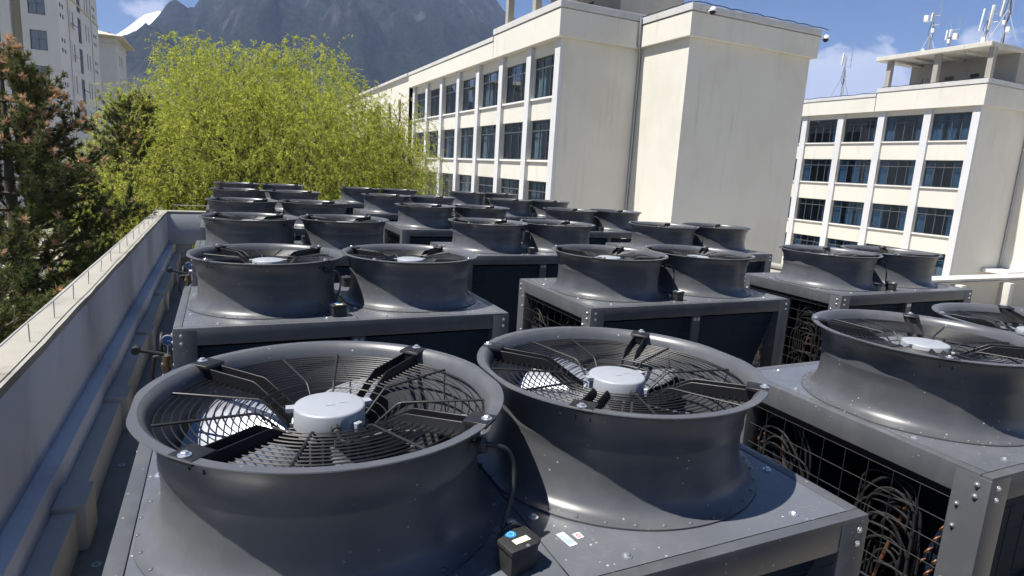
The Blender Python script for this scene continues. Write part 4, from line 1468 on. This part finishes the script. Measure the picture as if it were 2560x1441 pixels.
    eg = grid(2 * HF - .26, hh - .03, .105, .095).mesh('end_guard', WIRE)
    fg = grid(HW - .17, hh - .03, .105, .095).mesh('face_guard', WIRE)
    for sx in (-1, 1):
        ob('wire_guard', eg, u, (sx * (HW - .016), 0, .15), (0, 0, R(90) * -sx))
        ob('guard_rail', MB().box(-.006, -HF + .13, ZD - rh - .042, .006, HF - .13, ZD - rh - .002).mesh('grail', BLACK), u, (sx * (HW - .03), 0, 0))
        for sy in (-1, 1):
            ob('wire_guard', fg, u, (sx * HW / 2, sy * (HF - .012), .15), (0, 0, 0 if sy < 0 else R(180)))
    # inner partition that closes the coil chamber
    ob('inner_panel', MB().box(-.006, -.45, .15, .006, .45, ZD - .14).mesh('inner', PAINT), u)
    ob('drain_tray', MB().box(-HW + .1, -.3, .145, HW - .1, .3, .20).mesh('tray', PAINT), u)
    for x in (-.4, .45):
        ob('compressor', MB().lathe([(.02, .16), (.13, .2), (.14, .28), (.14, .58), (.12, .66), (.04, .70)], 20, (0, 0, 0), True, True).mesh('compressor', BLACK, 50), u, (x, 0, .045))
    return u


unit = make_unit()
ROWS = {1: 'front row', 2: 'second row', 3: 'third row back', 4: 'fourth row back', 5: 'fifth row back', 6: 'rearmost row'}
COLS = {1: 'in the left column by the parapet', 2: 'in the middle column', 3: 'in the right column'}
POS = {(1, 1): (.525, 0), (1, 2): (3.284, .008), (2, 1): (.53, 2.729), (2, 2): (3.30, 2.745), (2, 3): (6.103, 2.776), (3, 1): (.524, 5.473), (3, 2): (3.269, 5.432), (3, 3): (6.019, 5.453),
       (4, 1): (.521, 8.111), (4, 2): (3.286, 8.177), (4, 3): (6.043, 8.185), (5, 1): (.534, 11.056), (5, 2): (3.308, 10.996), (5, 3): (6.094, 10.979), (6, 1): (.562, 13.915), (6, 2): (3.326, 13.851), (6, 3): (6.178, 13.935)}
UNITS = {}
FAR = ('bolt', 'rivets', 'lug', 'gland', 'cast_plate', 'compressor', 'drain_tray', 'inner_panel', 'screw', 'round_sticker', 'cream_sticker', 'grommet', 'header_pipe', 'capillary_tubes', 'return_bends')
bpy.context.view_layer.update()
for (r, c), (x, y) in POS.items():
    if (r, c) == (1, 1):
        continue
    o = copy_tree(unit, None, FAR if r > 3 else ())
    o.location = (x, y, FZ)
    o['label'] = 'dark grey twin-fan heat pump unit, %s, %s' % (ROWS[r], COLS[c])
    if (r, c) == (1, 2):
        o['label'] = 'twin-fan heat pump unit at the right picture edge, front row, fans cut off'
    UNITS[(r, c)] = o
unit.location = (.525, 0, FZ)
brnd = random.Random(77)
for o in UNITS.values():
    off = {-1: brnd.uniform(0, 72), 1: brnd.uniform(0, 72)}
    for ch in o.children:
        nm = ch.name.split('.')[0]
        if nm == 'fan_blade':
            ch.rotation_euler.z += R(off[-1 if ch.location.x < 0 else 1])
        elif nm in ('motor', 'fan_guard', 'support_arm'):
            rr_ = random.Random(str(o.name) + str(ch.location.x > 0))
            ch.rotation_euler.z += R(rr_.uniform(-4, 4))
unit['label'] = 'nearest dark grey twin-fan heat pump unit, with stickers on its deck'
UNITS[(1, 1)] = unit
for (x, y, lb) in ((.53, -2.74, 'unseen twin-fan heat pump unit added behind the camera to cut bounce light, left column'), (3.29, -2.74, 'unseen twin-fan heat pump unit added behind the camera to cut bounce light, middle column'), (6.06, .01, 'unseen twin-fan heat pump unit added beyond the right picture edge for the bounce light')):  # unseen units added out of view to darken bounce and reflections in the foreground
    o = copy_tree(unit, None, FAR)
    o.location = (x, y, FZ)
    o['label'] = lb
    UNITS[(x, y)] = o
for o in UNITS.values():
    o['group'] = 'twin-fan heat pump units on the roof'

# stickers on the nearest deck
st = ob('label_sticker', MB().box(-.013, -.032, 0, .013, .032, .0008).mesh('sticker', STICKW), unit, (.073, -.425, ZD + .0004), (0, 0, R(8)), label='pale blue printed sticker')
for k in range(9):
    ob('print_line', MB().box(-.0105 + .0023 * k, -.026, .0009, -.0095 + .0023 * k, .026 if k not in (5, 6, 7) else .0, .0012).mesh('line', PRINT), st)
s2_ = ob('label_sticker', MB().box(-.011, -.013, 0, .011, .013, .0008).mesh('sticker2', WHITEP), unit, (.112, -.421, ZD + .0004), (0, 0, R(8)), label='small white sticker with red print')
ob('red_mark', MB().lathe([(.004, .0009), (.0075, .0012), (.0075, .0009)], 18, (0, 0, 0)).box(-.006, -.0105, .0009, .006, -.009, .0012).mesh('rm', STICKR), s2_)


# pipework on the parapet side of the left-hand units
def pipework(u, k):
    x = -HW - .05
    def P(n, mb, mat, sm=50):
        return ob(n, mb.mesh(n, mat, sm), u)
    P('water_pipe', MB().tube([(x, -.42, .05), (x, -.42, 1.38), (x + .09, -.42, 1.44)], .03, 10), GALV)
    P('water_pipe', MB().tube([(x - .02, .30, .05), (x - .02, .30, 1.20), (x + .1, .30, 1.25)], .03, 10), GALV)
    P('brass_fitting', MB().tube([(x, -.42, 1.39), (x, -.42, 1.50)], .026, 8).tube([(x - .03, -.42, 1.44), (x + .03, -.42, 1.44)], .022, 8), BRASS)
    P('red_collar', MB().tube([(x, -.42, 1.30), (x, -.42, 1.34)], .04, 10), REDP)
    g = P('pressure_gauge', MB().tube([(x, -.42, 1.50), (x, -.42, 1.60)], .008, 6).lathe([(.043, -.012), (.043, .012)], 24, (0, 0, 0), True, True), GALV)
    # gauge disc upright, tilted to the camera side
    g.data = MB().tube([(0, 0, -.14), (0, 0, -.045)], .008, 6).tube([(0, .012, 0), (0, -.014, 0)], .046, 24).mesh('gauge', GALV, 40)
    g.location = (x + .01, -.44, 1.60)
    g.scale = (.68, .68, .68)
    ob('gauge_face', MB().tube([(0, -.0142, 0), (0, -.016, 0)], .040, 24).mesh('gauge_face', BLUEP, 40), g)
    ob('gauge_needle', MB().box(-.003, -.0175, -.004, .022, -.0165, .002).mesh('needle', WHITEP), g)
    P('valve_lever', MB().tube([(x - .01, -.46, 1.52), (x - .15, -.47, 1.56)], .012, 8).tube([(x - .15, -.50, 1.56), (x - .15, -.44, 1.56)], .022, 10), PLASTIC)
    P('hose', MB().tube([(x + .02, -.40, 1.5), (x - .07, -.36, 1.48), (x - .09, -.34, 1.35), (x - .03, -.33, 1.2), (x, -.36, 1.08)], .011, 7), RUBBER)
    P('actuator', MB().box(x - .035, .40, 1.34, x + .04, .48, 1.40).box(x - .02, .41, 1.27, x + .03, .47, 1.339), WHITEP, 30)
    ring = [(x - .03, .36 + .075 * math.cos(a), 1.13 + .075 * math.sin(a)) for a in [k * math.pi / 12 for k in range(24)]]
    P('handwheel', MB().tube(ring, .011, 7, True).tube([(x - .03, .285, 1.13), (x - .03, .435, 1.13)], .007, 6).tube([(x - .03, .36, 1.13), (x + .06, .36, 1.13)], .01, 6), PLASTIC)
    ring = [(x - .06, .05 + .07 * math.cos(a), 1.44 + .07 * math.sin(a)) for a in [k * math.pi / 12 for k in range(24)]]
    P('handwheel', MB().tube(ring, .012, 7, True).tube([(x - .06, -.02, 1.44), (x - .06, .12, 1.44)], .007, 6).tube([(x - .06, .05, 1.44), (x + .04, .05, 1.44)], .01, 6), PLASTIC)


for r in (1, 2, 3):
    pipework(UNITS[(r, 1)], r)

WM = MB().lathe([(.012, 0), (.03, 0), (.03, .006), (.012, .006), (.012, 0)], 16).mesh('washer', GALV, 40)
for (x, y, lb) in ((-1.09, 4.12, 'pale ring washer on the roof floor, farther of the two by the left parapet'), (-1.05, 2.65, 'pale ring washer on the roof floor, nearer of the two by the left parapet')):
    ob('washer', WM, None, (x, y, FZ + .002), label=lb, category='washer', group='ring washers on the roof floor')

# cables along the far right roof edge
t = thing('cable_run', 'black cables draped along the coping of the right-hand block', 'cable', (55.2, 38, 12.35))
rnd = random.Random(12)
pts = [(rnd.uniform(-.08, .12), -8.6 + i * .6, .03 + abs(math.sin(i * .8)) * .10) for i in range(30)]
ob('cable', MB().tube(pts[:16], .03, 5).mesh('cable_c', RUBBER, 60), t)
ob('cable', MB().tube([(x, y, z - .42) for (x, y, z) in pts[15:]], .03, 5).mesh('cable_c2', RUBBER, 60), t)

# ================================================================ HAZE
mh = bpy.data.materials.new('mountain_air')
mh.use_nodes = True
nt = mh.node_tree
nt.nodes.remove(nt.nodes['Principled BSDF'])
pv = N(nt, 'ShaderNodeVolumePrincipled')
pv.inputs['Color'].default_value = (0.46, 0.60, 1.0, 1)
pv.inputs['Density'].default_value = 0.00016
pv.inputs['Anisotropy'].default_value = 0.0
nt.links.new(pv.outputs[0], nt.nodes['Material Output'].inputs['Volume'])
ob('haze', MB().box(-4400, -700, GZ - 2.5, 4400, 5700, 900).mesh('haze', mh), kind='stuff')
